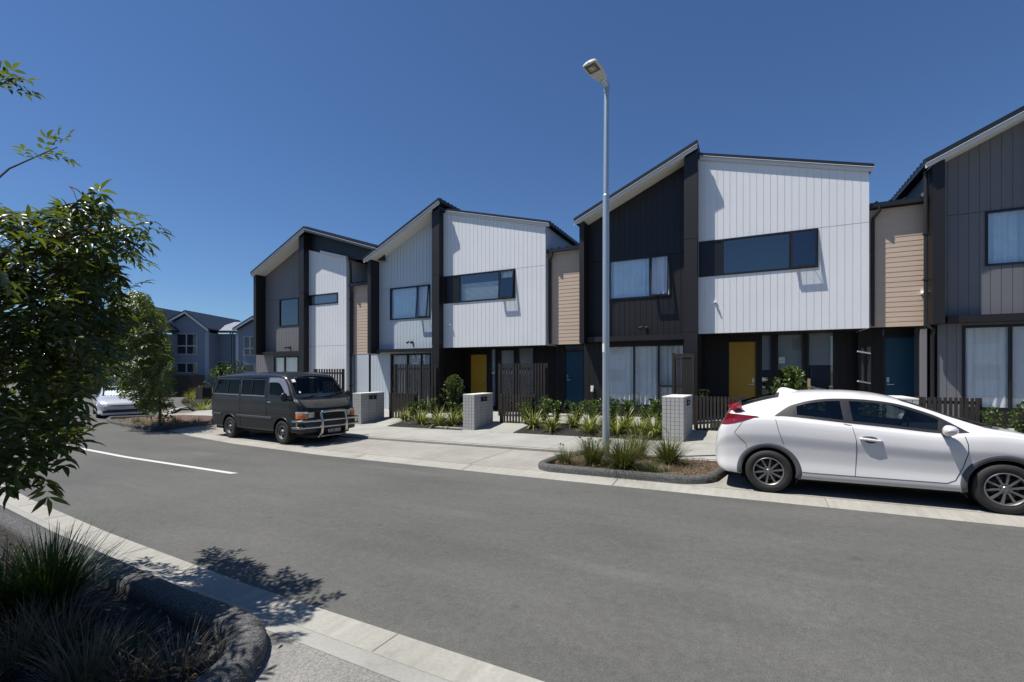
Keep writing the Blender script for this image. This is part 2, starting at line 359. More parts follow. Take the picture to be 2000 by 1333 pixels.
# base terrain to the horizon
b=MB()
xs=[-900,-300,-120,-60,-45]+lin(-40,20,40)+[40,80,150,400,900]; ys=[-900,-200,-60,-20]+lin(-10,30,20)+[45,80,200,500,900]
b.grid([[(x,y,g(x)-0.14) for y in ys] for x in xs])
struct(b.build('ground',M['earth'],smooth=True))
XR=[60,40,25]+lin(14,-42,112)
# road: asphalt with a slight crown; at the left it widens into a junction
def crown(x,y):
    a,c=ne(x),fe(x); u=max(0,min(1,(y-a)/max(0.1,c-a))); return g(x)-0.035+0.05*(1-(2*u-1)**2)
sheet('road',XR,ne,fe,crown,M['asphalt'],ny=8)
b=MB(); b.grid([[(x,y,g(-40)-0.06) for y in (6.0,20,32,46)] for x in (-120,-80,-60,-50,-41,-30)]); struct(b.build('side_road',M['asphalt']))
# far gutter strip, parking bay, pavement
GW=0.42
sheet('gutter_far',XR,fe,lambda x:fe(x)+GW,lambda x,y:g(x)-0.028+0.03*((y-fe(x))/GW),M['gutter'],ny=2,thick=0.05)
def bayback(x): return 10.05+0.0*(x) if x>-15 else 10.05+max(0,fe(x)-fe(-15))
sheet('parking_bay',[x for x in XR if x>-27],lambda x:fe(x)+GW+0.004,bayback,lambda x,y:g(x)+0.004,M['bay'],ny=2)
b=MB()
for x in lin(12,-20,20):
    pass
def pavz(x,y): return g(x)+0.06
sheet('pavement',[x for x in XR if x>-27],lambda x:bayback(x)+0.16,lambda x:12.42 if x>-16.5 else 12.42+max(0,bayback(x)-10.05)*1.2,pavz,M['conc'],ny=2)
sheet('pavement_kerb',[x for x in XR if x>-27],lambda x:bayback(x)+0.012,lambda x:bayback(x)+0.152,lambda x,y:g(x)+0.055,M['gutter'],ny=1,thick=0.08)
sheet('front_yard_path',lin(16,-24,60),lambda x:12.424,lambda x:18.5,lambda x,y:yard(x,y),M['conc'],ny=14)
# joints sawn into the concrete
b=MB()
def joint(p,q,f,w=0.012,dz=0.003):
    p=Vector(p);q=Vector(q);n=Vector((-(q-p).y,(q-p).x)).normalized()*w/2; k=6
    b.grid([[((p+(q-p)*i/k+n*s).x,(p+(q-p)*i/k+n*s).y,f((p+(q-p)*i/k).x,(p+(q-p)*i/k).y)+dz) for s in (-1,1)] for i in range(k+1)])
M['joint']=mat('concrete_joint',(0.16,0.155,0.14),0.9)
for x in (-5.1,-9.2): joint((x,7.60+GW),(x,10.04),lambda x,y:g(x)+0.004)
for x in lin(9,-21,11): joint((x+0.4,10.22),(x+0.4,12.4),pavz,0.01)
for x in lin(10,-20,10): joint((x,fe(x)+0.01),(x,fe(x)+GW-0.01),lambda x,y:g(x)-0.024+0.03*((y-fe(x))/GW),0.012)
struct(b.build('concrete_joints',M['joint']))
# near gutter: flat outer band then the brighter upstand strip
NG=0.27
sheet('gutter_near',[x for x in XR if x>-41],lambda x:ne(x)-NG,ne,lambda x,y:g(x)-0.03+0.004+0.012*((ne(x)-y)/NG),M['gutter'],ny=2,thick=0.05)
sheet('gutter_near_apron',[x for x in XR if x>-41],lambda x:ne(x)-NG-0.20,lambda x:ne(x)-NG-0.004,lambda x,y:g(x)-0.014+0.05*((ne(x)-NG-y)/0.2),M['conc'],ny=1,thick=0.03)
sheet('footpath_near',[x for x in XR if x>-41],lambda x:-6.0,lambda x:ne(x)-NG-0.204,lambda x,y:g(x)+0.036,M['agg'],ny=3)
b=MB()
for x in lin(6,-16,18): joint((x+0.3,ne(x)-NG+0.005),(x+0.3,ne(x)-0.01),lambda x,y:g(x)-0.026+0.012*((ne(x)-y)/NG),0.011,0.002)
struct(b.build('gutter_joints',M['joint']))
# white centre line
b=MB(); xs=lin(-8.75,-19.5,24)
def cl(x): return 5.42+0.055*((x+8.75)/-1.0)*0.35+max(0,-x-13)*0.05
b.grid([[(x+0.10*w,cl(x)-0.055+0.11*w,crown(x,cl(x))+0.005) for w in (0,1)] for x in xs])
struct(b.build('road_centre_line',M['paintline']))
# ------------------------------------------------------------------ kerbed planting islands
def kerbpoly(outer, w, h, zf, name, label_kind=None, m=None):
    "rounded kerb following a closed or open list of outer points (counter-clockwise = inside on the left)"
    b=MB(); n=len(outer); rows=[]
    for i in range(n):
        p=Vector(outer[i]); a=Vector(outer[max(0,i-1)]); c=Vector(outer[min(n-1,i+1)])
        t=(c-a).normalized(); nn=Vector((-t.y,t.x)); z=zf(p.x)
        prof=[(0,-0.12),(0.0,h*0.55),(0.015,h*0.8),(0.05,h*0.98),(w*0.5,h*1.03),(w-0.05,h*0.98),(w-0.012,h*0.8),(w,h*0.5),(w,-0.12)]
        rows.append([(p.x+nn.x*u,p.y+nn.y*u,z+v) for u,v in prof])
    b.grid(rows); b.add(rows[0],[list(range(len(rows[0])))]); b.add(rows[-1],[list(range(len(rows[0])))])
    return struct(b.build(name,m or M['kerbagg'],smooth=True,angle=60))
def arc(cx,cy,r,a0,a1,n=10): return [(cx+r*math.cos(rad(a0+(a1-a0)*i/n)),cy+r*math.sin(rad(a0+(a1-a0)*i/n))) for i in range(n+1)]
def infill(name, pts, zf, m, n=14, lump=0.02):
    "lumpy bed filling a convex outline"
    c=Vector((sum(p[0] for p in pts)/len(pts),sum(p[1] for p in pts)/len(pts))); b=MB(); rows=[]
    for k in range(n+1):
        rows.append([(c.x+(p[0]-c.x)*k/n,c.y+(p[1]-c.y)*k/n,zf(c.x+(p[0]-c.x)*k/n)+(0.05*(1-(k/n)**2))+rnd.uniform(-lump,lump)) for p in pts+[pts[0]]])
    b.grid(rows); return struct(b.build(name,m,smooth=True))
# middle island with the lamp post
def trace(pix, dz=0.0): return [gnd(x,y,None,dz) for x,y in pix]
isl=[(-5.35,9.6)]+[]
o1=[(-2.55,10.02)]
pA=gnd(1031,913); pB=gnd(1300,943); 
L0,R0=-3.55,-0.62; F0=8.02
outer=[(-3.3,10.03)]+[(-3.62,9.2)]+[(-3.66,8.75)]+arc(-3.24,8.46,0.44,180,270,8)[1:]+[(-2.4,F0),(-1.7,F0)]+arc(-1.02,8.62,0.60,270,345,8)+[(-0.30,9.2),(-0.13,10.03)]
kerbpoly(outer,0.17,0.13,lambda x:g(x)+0.0,'kerb')
infill('mulch_bed',[(-3.2,10.03),(-3.5,8.8),(-3.2,8.2),(-1.1,8.2),(-0.55,8.7),(-0.3,10.03)],lambda x:g(x)+0.05,M['bark'])
# far island with the young tree, left of the van
fo=[gnd(410,829),gnd(385,833),gnd(355,837),gnd(325,839.5),gnd(300,841),gnd(270,838),gnd(240,833),gnd(220,829),gnd(209,826),gnd(207,822),gnd(213,819),gnd(240,818)]
fo=[gnd(440,826)]+fo+[gnd(300,815.5)]
kerbpoly(list(reversed(fo)),0.17,0.13,lambda x:g(x),'kerb')
fi=[gnd(430,826,None,0.08),gnd(380,828,None,0.08),gnd(310,834,None,0.08),gnd(240,828,None,0.08),gnd(216,822,None,0.08),gnd(260,815,None,.08),gnd(360,810,None,.08),gnd(440,812,None,.08)]
infill('mulch_bed',fi,lambda x:g(x)+0.06,M['bark'])
# foreground island (bottom left)
no=[(-14,ne(-14)-NG-0.21)]+[(x,ne(x)-NG-0.21) for x in lin(-13,-4.0,18)]
yl=no[-1][1]
no+= [(-3.4,yl+0.005)]+[(-3.30+0.75*math.sin(rad(a)),yl-0.75+0.75*math.cos(rad(a))) for a in range(8,181,9)]
no+= [(-3.6,yl-1.5),(-5,yl-1.5)]
no.reverse()
kerbpoly(no,0.24,0.14,lambda x:g(x)+0.02,'kerb')
infill('mulch_bed',[(-14,0.62),(-3.5,0.62)]+[(-3.30+0.63*math.sin(rad(a)),yl-0.75+0.63*math.cos(rad(a))) for a in range(170,5,-15)]+[(-3.6,yl-.13),(-6,2.25),(-9,2.4),(-14,2.8)],lambda x:g(x)+0.04,M['soil'],lump=0.03)
# ------------------------------------------------------------------ houses
YF,YB,YD,YW,YP,YT,YBK = 15.0,15.12,15.65,15.42,16.9,15.68,23.5
def line(p,q):
    (x0,z0),(x1,z1)=p,q
    return lambda x: z0+(z1-z0)*(x-x0)/(x1-x0)
def clad(name,m,X0,X1,zb,ztop,Y,parent,pitch=0.178,holes=(),groove=0.013,depth=0.010,thick=0.04,horiz=False,facing=-1,lap=False):
    "boards with real grooves; holes = (x0,x1,z0,z1)"
    b=MB(); zt = ztop if callable(ztop) else (lambda x:ztop)
    def slab(a,c,y0,y1,ins):
        cuts=sorted({a,c}|{min(max(h[i],a),c) for h in holes for i in (0,1)})
        for u,v in zip(cuts,cuts[1:]):
            if v-u<1e-4: continue
            mid=(u+v)/2; hs=sorted([(h[2],h[3]) for h in holes if h[0]<mid<h[1]]); z=zb
            for lo,hi in hs+[(None,None)]:
                if lo is None:
                    if min(zt(u),zt(v))>z+1e-3 or z==zb:
                        b.hexa([(u,y0,z),(v,y0,z),(v,y1,z),(u,y1,z),(u,y0,zt(u)),(v,y0,zt(v)),(v,y1,zt(v)),(u,y1,zt(u))])
                else:
                    if lo>z+1e-3: b.box(u,v,y0,y1,z,min(lo,1e9))
                    z=max(z,hi)
    n=max(1,round((X1-X0)/pitch)); w=(X1-X0)/n
    if not horiz:
        slab(X0,X1,Y+depth,Y+thick,0)
        for i in range(n): slab(X0+i*w+(groove/2 if i else 0),X0+(i+1)*w-(groove/2 if i<n-1 else 0),Y,Y+depth,1)
    return b.build(name,m,parent)
def lapped(name,m,X0,X1,Z0,zt,Y,parent,h=0.15,holes=()):
    "horizontal bevel-backed weatherboards (each leans out at its foot)"
    b=MB(); n=max(1,round((zt-Z0)/h)); h=(zt-Z0)/n
    for i in range(n):
        z=Z0+i*h; segs=[(X0,X1)]
        for (a,c,lo,hi) in holes:
            if lo<z+h*0.5<hi:
                segs=[s for (u,v) in segs for s in ((u,min(v,a)),(max(u,c),v)) if s[1]-s[0]>1e-3]
        for u,v in segs:
            b.hexa([(u,Y-0.0085,z),(v,Y-0.0085,z),(v,Y+0.03,z),(u,Y+0.03,z),(u,Y-0.003,z+h),(v,Y-0.003,z+h),(v,Y+0.03,z+h),(u,Y+0.03,z+h)])
    return b.build(name,m,parent)
def slab_part(name,m,parent,*boxes,bevel=0.0):
    b=MB()
    for q in boxes: b.box(*q)
    return b.build(name,m,parent,bevel=bevel)
def wavy(b,X0,X1,Y,Z0,Z1,amp=0.03,n=None,seed=0):
    r=random.Random(seed); n=n or max(10,int((X1-X0)/0.025)); rows=[]; ph=0; pts=[]
    for i in range(n+1):
        ph+=r.uniform(0.5,1.25); pts.append((X0+(X1-X0)*i/n, Y+amp*math.sin(ph)+r.uniform(-.3,.3)*amp))
    k=6
    for j in range(k+1):
        u=j/k; rows.append([(x+0.006*math.sin(9*u+x*7),Y+(y-Y)*(0.55+0.6*u),Z0+(Z1-Z0)*(1-u)) for x,y in pts])
    b.grid(rows)
def window(parent,X0,X1,Z0,Z1,Y,mull=(),trans=(),fw=0.05,covers=(),sash=None,depth=0.9,name='window',mull_w=0.055,sub=True,panel=None):
    """frame with glass; covers: (kind,x0,x1,z0,z1) ; sash = (x0,x1) opened awning pane; panel=(x0,x1) black spandrel"""
    b=MB(); y0,y1=Y-0.022,Y+0.07
    b.box(X0,X1,y0,y1,Z1-fw,Z1); b.box(X0,X1,y0,y1,Z0,Z0+fw); b.box(X0,X0+fw,y0,y1,Z0+fw,Z1-fw); b.box(X1-fw,X1,y0,y1,Z0+fw,Z1-fw)
    for x in mull: b.box(x-mull_w/2,x+mull_w/2,y0+0.004,y1,Z0+fw,Z1-fw)
    for x0,x1,z in trans: b.box(x0,x1,y0+0.006,y1,z-0.03,z+0.03)
    w=b.build(name,M['frame'],parent)
    r=MB(); a=[(X0,Y+0.071),(X1,Y+0.071),(X1,Y+depth),(X0,Y+depth)]
    r.add([(X0,Y+0.071,Z0),(X1,Y+0.071,Z0),(X1,Y+depth,Z0),(X0,Y+depth,Z0),(X0,Y+0.071,Z1),(X1,Y+0.071,Z1),(X1,Y+depth,Z1),(X0,Y+depth,Z1)],
          [(0,1,2,3),(4,5,6,7),(1,2,6,5),(2,3,7,6),(3,0,4,7)])
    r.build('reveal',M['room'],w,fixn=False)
    gl=MB(); xs=[X0+fw]+list(mull)+[X1-fw]
    for u,v in zip(xs,xs[1:]):
        if sash and sash[0]-0.02<(u+v)/2<sash[1]+0.02: continue
        if panel and panel[0]<(u+v)/2<panel[1]: continue
        gl.add([(u,Y+0.02,Z0+fw),(v,Y+0.02,Z0+fw),(v,Y+0.02,Z1-fw),(u,Y+0.02,Z1-fw)],[(0,1,2,3)])
    if gl.f: gl.build('glass',M['glass'],w,fixn=False)
    if panel: slab_part('spandrel_panel',M['frame'],w,(panel[0],panel[1],Y-0.006,Y+0.05,Z0+fw,Z1-fw))
    for i,c in enumerate(covers):
        kind,u,v,lo,hi=c; q=MB()
        if kind in ('curtain','bluecurtain'): wavy(q,u,v,Y+0.115,lo,hi,0.032,seed=int(u*77)+i); q.build('curtain',M[kind],w,fixn=False,smooth='all')
        elif kind=='slats':
            k=max(4,int((hi-lo)/0.045))
            for j in range(k): z=lo+(hi-lo)*(j+0.5)/k; q.hexa([(u,Y+0.10,z-.021),(v,Y+0.10,z-.021),(v,Y+0.135,z-.012),(u,Y+0.135,z-.012),(u,Y+0.10,z-.017),(v,Y+0.10,z-.017),(v,Y+0.135,z-.008),(u,Y+0.135,z-.008)])
            for j in range(k): z=lo+(hi-lo)*(j+0.5)/k; q.box(u,v,Y+0.137,Y+0.139,z-.026,z+.012)
            q.build('venetian_blind',M['blind'],w)
        else: q.box(u,v,Y+0.10,Y+0.104,lo,hi); q.build('roller_blind',M[kind],w)
    if sash:
        u,v=sash; ang=rad(6.5); H=Z1-Z0-0.02; s_=MB(); gg=MB(); t=0.045
        def P(x,h,o): return (x, Y-0.03-h*math.sin(ang)-o*math.cos(ang), Z1-0.01-h*math.cos(ang)+o*math.sin(ang))
        def bar(x0,x1,h0,h1): s_.hexa([P(x0,h1,-.02),P(x1,h1,-.02),P(x1,h0,-.02),P(x0,h0,-.02),P(x0,h1,.02),P(x1,h1,.02),P(x1,h0,.02),P(x0,h0,.02)])
        bar(u,v,0,t); bar(u,v,H-t,H); bar(u,u+t,t,H-t); bar(v-t,v,t,H-t)
        # stay arm
        s_.tube([P(u+.06,H-.05,-.02),(u+.1,Y,Z0+fw)],0.008,5); s_.tube([P(v-.06,H-.05,-.02),(v-.1,Y,Z0+fw)],0.008,5)
        so=s_.build('open_sash',M['frame'],w)
        gg.add([P(u+t,H-t,0),P(v-t,H-t,0),P(v-t,t,0),P(u+t,t,0)],[(0,1,2,3)])
        g2=gg.build('glass',M['glass'],w,fixn=False)
    return w
def door(parent,X0,X1,Z0,Z1,Y,m,handle_side=1,name='door',fr=0.05,top=0.05):
    d=slab_part(name,m,parent,(X0,X1,Y,Y+0.045,Z0,Z1))
    slab_part('door_frame',M['frame'],d,(X0-fr,X0-0.003,Y-0.05,Y+0.06,Z0-0.02,Z1+top),(X1+0.003,X1+fr,Y-0.05,Y+0.06,Z0-0.02,Z1+top),(X0-0.003,X1+0.003,Y-0.05,Y+0.06,Z1+0.004,Z1+top),(X0-fr,X1+fr,Y-0.07,Y+0.06,Z0-0.05,Z0-0.02))
    hx=X1-0.075 if handle_side>0 else X0+0.075; hz=Z0+1.0; b=MB()
    b.box(hx-0.03,hx+0.03,Y-0.012,Y,hz+0.06,hz+0.20); b.lathe([(0.0,-0.02),(0.025,-0.02),(0.028,0)],(hx,Y,hz),'y',14)
    b.tube([(hx,Y-0.02,hz),(hx,Y-0.055,hz),(hx-handle_side*0.13,Y-0.055,hz)],0.011,8)
    b.build('handle',M['steel'],d,smooth=True)
    return d
def roof_slope(parent,p,q,yf,yb,th=0.14,fa=0.10,fm='fascia',soffit=None,name='roof',ribs=True,over0=0.0,over1=0.0,barge=0.03):
    """p,q = (x, z) of the fascia foot at both ends. th = dark roof over pale fascia of height fa"""
    L=line(p,q); (x0,_),(x1,_)=sorted((p,q)); b=MB()
    X0,X1=x0-over0,x1+over1
    b.prism_y([(X0,L(X0)+fa),(X1,L(X1)+fa),(X1,L(X1)+fa+th),(X0,L(X0)+fa+th)],yf-barge,yb)
    if ribs:
        y=yf+0.12
        while y<yb:
            b.prism_y([(X0-.012,L(X0)+fa+th*0.55),(X1+.012,L(X1)+fa+th*0.55),(X1+.012,L(X1)+fa+th+0.028),(X0-.012,L(X0)+fa+th+0.028)],y,y+0.05); y+=0.26
    r=b.build(name,M['roofm'],parent)
    b=MB(); b.prism_y([(x0,L(x0)),(x1,L(x1)),(x1,L(x1)+fa),(x0,L(x0)+fa)],yf,yf+0.03)
    b.build('fascia',M[fm],r)
    b=MB(); b.prism_y([(x0,L(x0)+fa-0.004),(x1,L(x1)+fa-0.004),(x1,L(x1)+fa+0.012),(x0,L(x0)+fa+0.012)],yf-barge-0.012,yf-barge)
    b.build('flashing',M['fascia'],r)
    if soffit:
        a,c,y1,mm=soffit; b=MB(); b.prism_y([(a,L(a)+0.02),(c,L(c)+0.02),(c,L(c)+0.045),(a,L(a)+0.045)],yf+0.03,y1); b.build('soffit',M[mm],r)
    return L
def downpipe(parent,pts,r=0.04,clips=()):
    b=MB(); b.tube(pts,r,10)
    for x,y,z in clips: b.box(x-r-.012,x+r+.012,y-r-.006,y+r+.03,z-.02,z+.02)
    return b.build('downpipe',M['blackplastic'],parent,smooth=True)
def camera_part(parent,x,y,z,m='whiteplastic',s=1.0):
    b=MB(); b.box(x-.05*s,x+.05*s,y-.04*s,y,z-.02*s,z+.09*s); b.lathe([(0,-.11*s),(.03*s,-.105*s),(.045*s,-.08*s),(.05*s,-.045*s),(.045*s,-.02*s)],(x,y-0.02*s,z-.01*s),'y',14)
    o=b.build('security_camera',M[m],parent,smooth=True,bevel=0)
    c=MB(); c.lathe([(0,-.137*s),(.022*s,-.135*s),(.03*s,-.128*s),(.03*s,-.1*s)],(x,y-0.02*s,z-.02*s),'y',12); c.build('lens',M['blackplastic'],o,smooth=True)
def spotlight(parent,x,y,z):
    b=MB(); b.box(x-.04,x+.04,y-.03,y,z-.05,z+.05); b.tube([(x,y-.03,z),(x-.03,y-.09,z+.01)],.015,6)
    b.tube([(x-.09,y-.10,z+.03),(x-.20,y-.16,z-.03)],[.035,.055],10); b.tube([(x+.03,y-.10,z+.03),(x+.06,y-.17,z-.03)],[.035,.05],10)
    return b.build('floodlight',M['blackplastic'],parent,smooth=True)
def rectp(x0,y0,x1,y1,Y):
    "photo rectangle on plane Y -> X0,X1,Z0,Z1 (averaging the slanted edges handled by caller)"
    X0,Za=at(x0,y1,Y); X1,Zb=at(x1,y0,Y); return X0,X1,Za,Zb
def house(name,label,tip,apex,lw_mat,origin_x):
    h=thing(name,label,'house',(origin_x,YD,yard(origin_x,15.6)))
    return h
GZ=lambda x: yard(x,15.6)

def left_bay(h, c):
    "the recessed gabled bay: blades, soffit, cladding, beam, windows"
    tip=at(*c['tip'],YF); apex=at(*c['apex'],YF)
    lbx0,lbx1=ax(c['lb'][0],YB),ax(c['lb'][1],YB); rbx0,rbx1=ax(c['rb'][0],YB),ax(c['rb'][1],YB)
    L=roof_slope(h,tip,apex,YF,YBK,soffit=(lbx0-.02,rbx0+.02,YD+0.03,'soffit'))
    zlb=at(0.5*sum(c['lb'][:2]),c['lb_bottom'],YB)[1]
    b=MB(); z0=zlb
    b.hexa([(lbx0,YB,z0),(lbx1,YB,z0),(lbx1,YD+.06,z0),(lbx0,YD+.06,z0),(lbx0,YB,L(lbx0)-.002),(lbx1,YB,L(lbx1)-.002),(lbx1,YD+.06,L(lbx1)-.002),(lbx0,YD+.06,L(lbx0)-.002)])
    b.build('blade_wall',M['blade'],h)
    b=MB(); zj=at(rbx0,0,YB)[1]; zg=GZ(rbx0)-0.05
    zr=c.get('rb_joints',())
    levels=[zg]+sorted(at(0.5*sum(c['rb'][:2]),y,YB)[1] for y in zr)+[None]
    for lo,hi in zip(levels,levels[1:]):
        a=lo+(0.006 if lo!=zg else 0)
        t0=(L(rbx0)-.002) if hi is None else hi-0.006; t1=(L(rbx1)-.002) if hi is None else hi-0.006
        b.hexa([(rbx0,YB,a),(rbx1,YB,a),(rbx1,YW+.12,a),(rbx0,YW+.12,a),(rbx0,YB,t0),(rbx1,YB,t1),(rbx1,YW+.12,t1),(rbx0,YW+.12,t0)])
    b.build('blade_wall',M['blade'],h)
    # upper wall
    zb=at(c['beam'][0],c['beam'][1],YD-0.3)[1]-0.02
    W=c['win']; wx0=ax(W[0],YD); wx1=ax(W[3],YD)
    wz1=0.5*(at(W[0],W[1],YD)[1]+at(W[3],W[4],YD)[1]); wz0=0.5*(at(W[0],W[2],YD)[1]+at(W[3],W[5],YD)[1])
    X0,X1=lbx1-.0,rbx0+.02
    holes=[(wx0,min(wx1,X1),wz0,wz1)]
    zj=wz1
    clad('cladding_panel',M[c['mat']],X0,X1,wz1+0.006,lambda x:L(x)+.015,YD,h,c.get('pitch',0.178))
    clad('cladding_panel',M[c['mat']],X0,X1,zb,wz1-0.006,YD,h,c.get('pitch',0.178),holes=[(wx0,min(wx1,X1),wz0,wz1+1)])
    slab_part('joint_backing',M['blackplastic'],h,(X0,X1,YD+.041,YD+.05,zb,min(L(X0),L(X1))-.05)) if False else None
    window(h,wx0,min(wx1,X1-.004),wz0,wz1,YD,**c['win_kw'](wx0,wx1,wz0,wz1))
    # beam over the ground floor opening
    bz1=at(c['beam'][0],c['beam'][1],15.32)[1]; bz0=at(c['beam'][0],c['beam'][2],15.32)[1]
    slab_part('beam',M['blade'],h,(ax(c['beam'][0],15.32),rbx0-.003,15.32,YD+.06,bz0,bz1))
    # ground floor front of the bay
    G=c['gf']; gx0=ax(G['x0'],YD+.04); gz=GZ(gx0)-.06
    sx0,sx1=ax(G['sl'][0],YD+.04),min(ax(G['sl'][1],YD+.04),rbx0-.01)
    sz1=at(G['sl'][0],G['sl'][2],YD+.04)[1]; sz0=G['sz0'] if 'sz0' in G else at(G['sl'][1],G['sl'][3],YD+.04)[1]
    clad('ground_wall',M[G['mat']],gx0,rbx0+.02,gz,zb-.004,YD+.04,h,0.178,holes=[(sx0,sx1,sz0,sz1)])
    if G.get('base',True): slab_part('plinth',M['dark'],h,(sx0-.05,rbx0-.01,YD-.02,YD+.036,gz,sz0-.003))
    mm=[ax(x,YD+.04) for x in G['mull']]
    window(h,sx0,sx1,sz0,sz1,YD+.04,mull=mm,fw=0.06,trans=[(mm[-1],sx1,at(G['trans'][0],G['trans'][1],YD+.04)[1])] if 'trans' in G else (),covers=[('curtain',sx0+.05,sx1-.05,sz0+.05,sz1-.05)],name='sliding_window')
    return dict(L=L,lbx0=lbx0,lbx1=lbx1,rbx0=rbx0,rbx1=rbx1,tip=tip,apex=apex,zb=zb)

def white_box(h, c, q):
    "the projecting white upper storey on the right"
    x0=q['rbx1']+.003; x1=ax(c['wr'][0],YW)
    p=at(*c['rl'],YW-.06); r=at(*c['rr'],YW-.06)
    R=line(p,r)
    roof_slope(h,p,r,YW-.06,YBK,th=0.10,fa=0.105,over0=0.0)
    zb=at(c['wr'][0],c['wr'][1],YW)[1]
    W=c['wwin']; wx0=x0+.02; wx1=ax(W[3],YW)
    wz1=0.5*(at(W[0],W[1],YW)[1]+at(W[3],W[4],YW)[1]); wz0=0.5*(at(W[0],W[2],YW)[1]+at(W[3],W[5],YW)[1])
    clad('cladding_panel',M['white'],x0,x1,wz1+.006,lambda x:R(x)+.03,YW,h)
    clad('cladding_panel',M['white'],x0,x1,zb,wz1-.006,YW,h,holes=[(wx0,wx1,wz0,wz1+1)])
    window(h,wx0,wx1,wz0,wz1,YW,**c['wwin_kw'](wx0,wx1,wz0,wz1))
    # side return, underside
    b=MB(); b.hexa([(x1-.04,YW+.045,zb),(x1,YW+.005,zb),(x1,YBK-.1,zb),(x1-.04,YBK-.1,zb),(x1-.04,YW+.045,R(x1)+.03),(x1,YW+.005,R(x1)+.03),(x1,YBK-.1,R(x1)+.03),(x1-.04,YBK-.1,R(x1)+.03)])
    b.build('side_wall',M[c.get('sidemat','white')],h)
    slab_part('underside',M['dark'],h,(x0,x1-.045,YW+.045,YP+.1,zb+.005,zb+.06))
    return dict(x0=x0,x1=x1,zb=zb,R=R)

def porch(h, c, q, w):
    "dark recessed ground floor wall with the yellow door"
    x0=q['rbx1']-.02; x1=c['px1'] if 'px1' in c else w['x1']+.1; gz=GZ(x1)-.06; zt=w['zb']+.03
    D=c['yd']; dx0,dx1=ax(D[0],YP),ax(D[1],YP); dz1=at(D[0],D[2],YP)[1]; dz0=GZ(dx0)+.06
    P=c['pw']; holes=[(dx0-.05,dx1+.05,gz,dz1+.35)]
    # blank wall with openings
    wins=[]
    for (a,bx,yt) in P:
        X0,X1=ax(a,YP),ax(bx,YP); wins.append((X0,X1,dz0+.06,at(a,yt,YP)[1]))
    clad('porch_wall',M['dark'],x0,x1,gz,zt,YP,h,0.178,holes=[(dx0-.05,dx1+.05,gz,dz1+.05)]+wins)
    slab_part('blade_return',M['dark'],h,(x0,x0+.08,YW+.12,YP,gz,zt))
    door(h,dx0,dx1,dz0,dz1,YP+.03,M['yellow'],1,'front_door')
    for i,(X0,X1,z0,z1) in enumerate(wins):
        cov=c['pcov'][i]; zz=z0+(z1-z0)*cov[1]
        window(h,X0,X1,z0,z1,YP,covers=[(cov[0],X0+.04,X1-.04,zz,z1-.03)] if cov[0] else (),name='porch_window',depth=1.2)
    return gz

def link(h, c, x0, x1, blue=True):
    "tan weatherboard link with the blue door under it"
    z1a=at(c['lt'][0],c['lt'][1],YT)[1]; z0=at(c['lb_'][0],c['lb_'][1],YT)[1]
    lapped('timber_wall',M['timber'],x0,x1,z0,z1a,YT,h,h=c.get('lh',0.135))
    b=MB(); b.box(x0,x1,YT-.02,YT+.03,z1a+.002,z1a+.13); b.build('frieze_board',M['fascia' if c.get('friezelight') else 'blade'],h)
    # little roof with ribs and gutter
    b=MB(); b.hexa([(x0-.02,YT-.16,z1a+.10),(x1,YT-.16,z1a+.10),(x1,YBK-1,z1a+.9),(x0-.02,YBK-1,z1a+.9),(x0-.02,YT-.16,z1a+.15),(x1,YT-.16,z1a+.15),(x1,YBK-1,z1a+.95),(x0-.02,YBK-1,z1a+.95)])
    x=x0+.1
    while x<x1-.05:
        b.hexa([(x,YT-.18,z1a+.152),(x+.05,YT-.18,z1a+.152),(x+.05,YBK-1,z1a+.952),(x,YBK-1,z1a+.952),(x+.01,YT-.18,z1a+.185),(x+.04,YT-.18,z1a+.185),(x+.04,YBK-1,z1a+.985),(x+.01,YBK-1,z1a+.985)]); x+=.3
    b.build('link_roof',M['roofm'],h)
    b=MB(); b.prism_y([(x0-.03,z1a+.02),(x1,z1a+.02),(x1,z1a+.12),(x0-.03,z1a+.12)],YT-.20,YT-.08); b.build('gutter',M['roofm'],h)
    xp=x0+.06
    downpipe(h,[(xp+.12,YT-.19,z1a+.03),(xp+.12,YT-.19,z1a-.08),(xp+.0,YT-.07,z1a-.26),(xp,YT-.07,z1a-.5),(xp,YT-.07,z0+.02)],0.04)
    # recess under it
    D=c['bd']; yb=YT+.85; gz=GZ(x0)-.06
    dx0,dx1=ax(D[0],yb),ax(D[1],yb); dz1=at(D[0],D[2],yb)[1]; dz0=at(D[0],D[3],yb)[1] if D[3] else GZ(dx0)+.06
    clad('entry_wall',M[c.get('linkwall','dark')],x0-.1,x1+.3,gz,z0+.2,yb,h,0.178,holes=[(dx0-.06,dx1+.06,gz,z0+.15)])
    d=door(h,dx0,dx1,dz0,dz1,yb+.05,M['blue'],-1,'side_door',fr=0.06)
    slab_part('threshold',M['dark'],h,(dx0-.06,dx1+.06,yb-.1,yb+.1,gz,dz0-.051))
    zt=z0+.15
    if zt-dz1>0.12:
        slab_part('transom_panel',M['frame' if not c.get('fan') else 'blueglass'],h,(dx0,dx1,yb+.05,yb+.09,dz1+.055,zt))
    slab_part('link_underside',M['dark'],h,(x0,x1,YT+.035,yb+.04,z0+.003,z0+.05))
    return z0
M['blueglass']=mat('fanlight_glass',(0.05,0.11,0.16),0.1,coat=0.5)

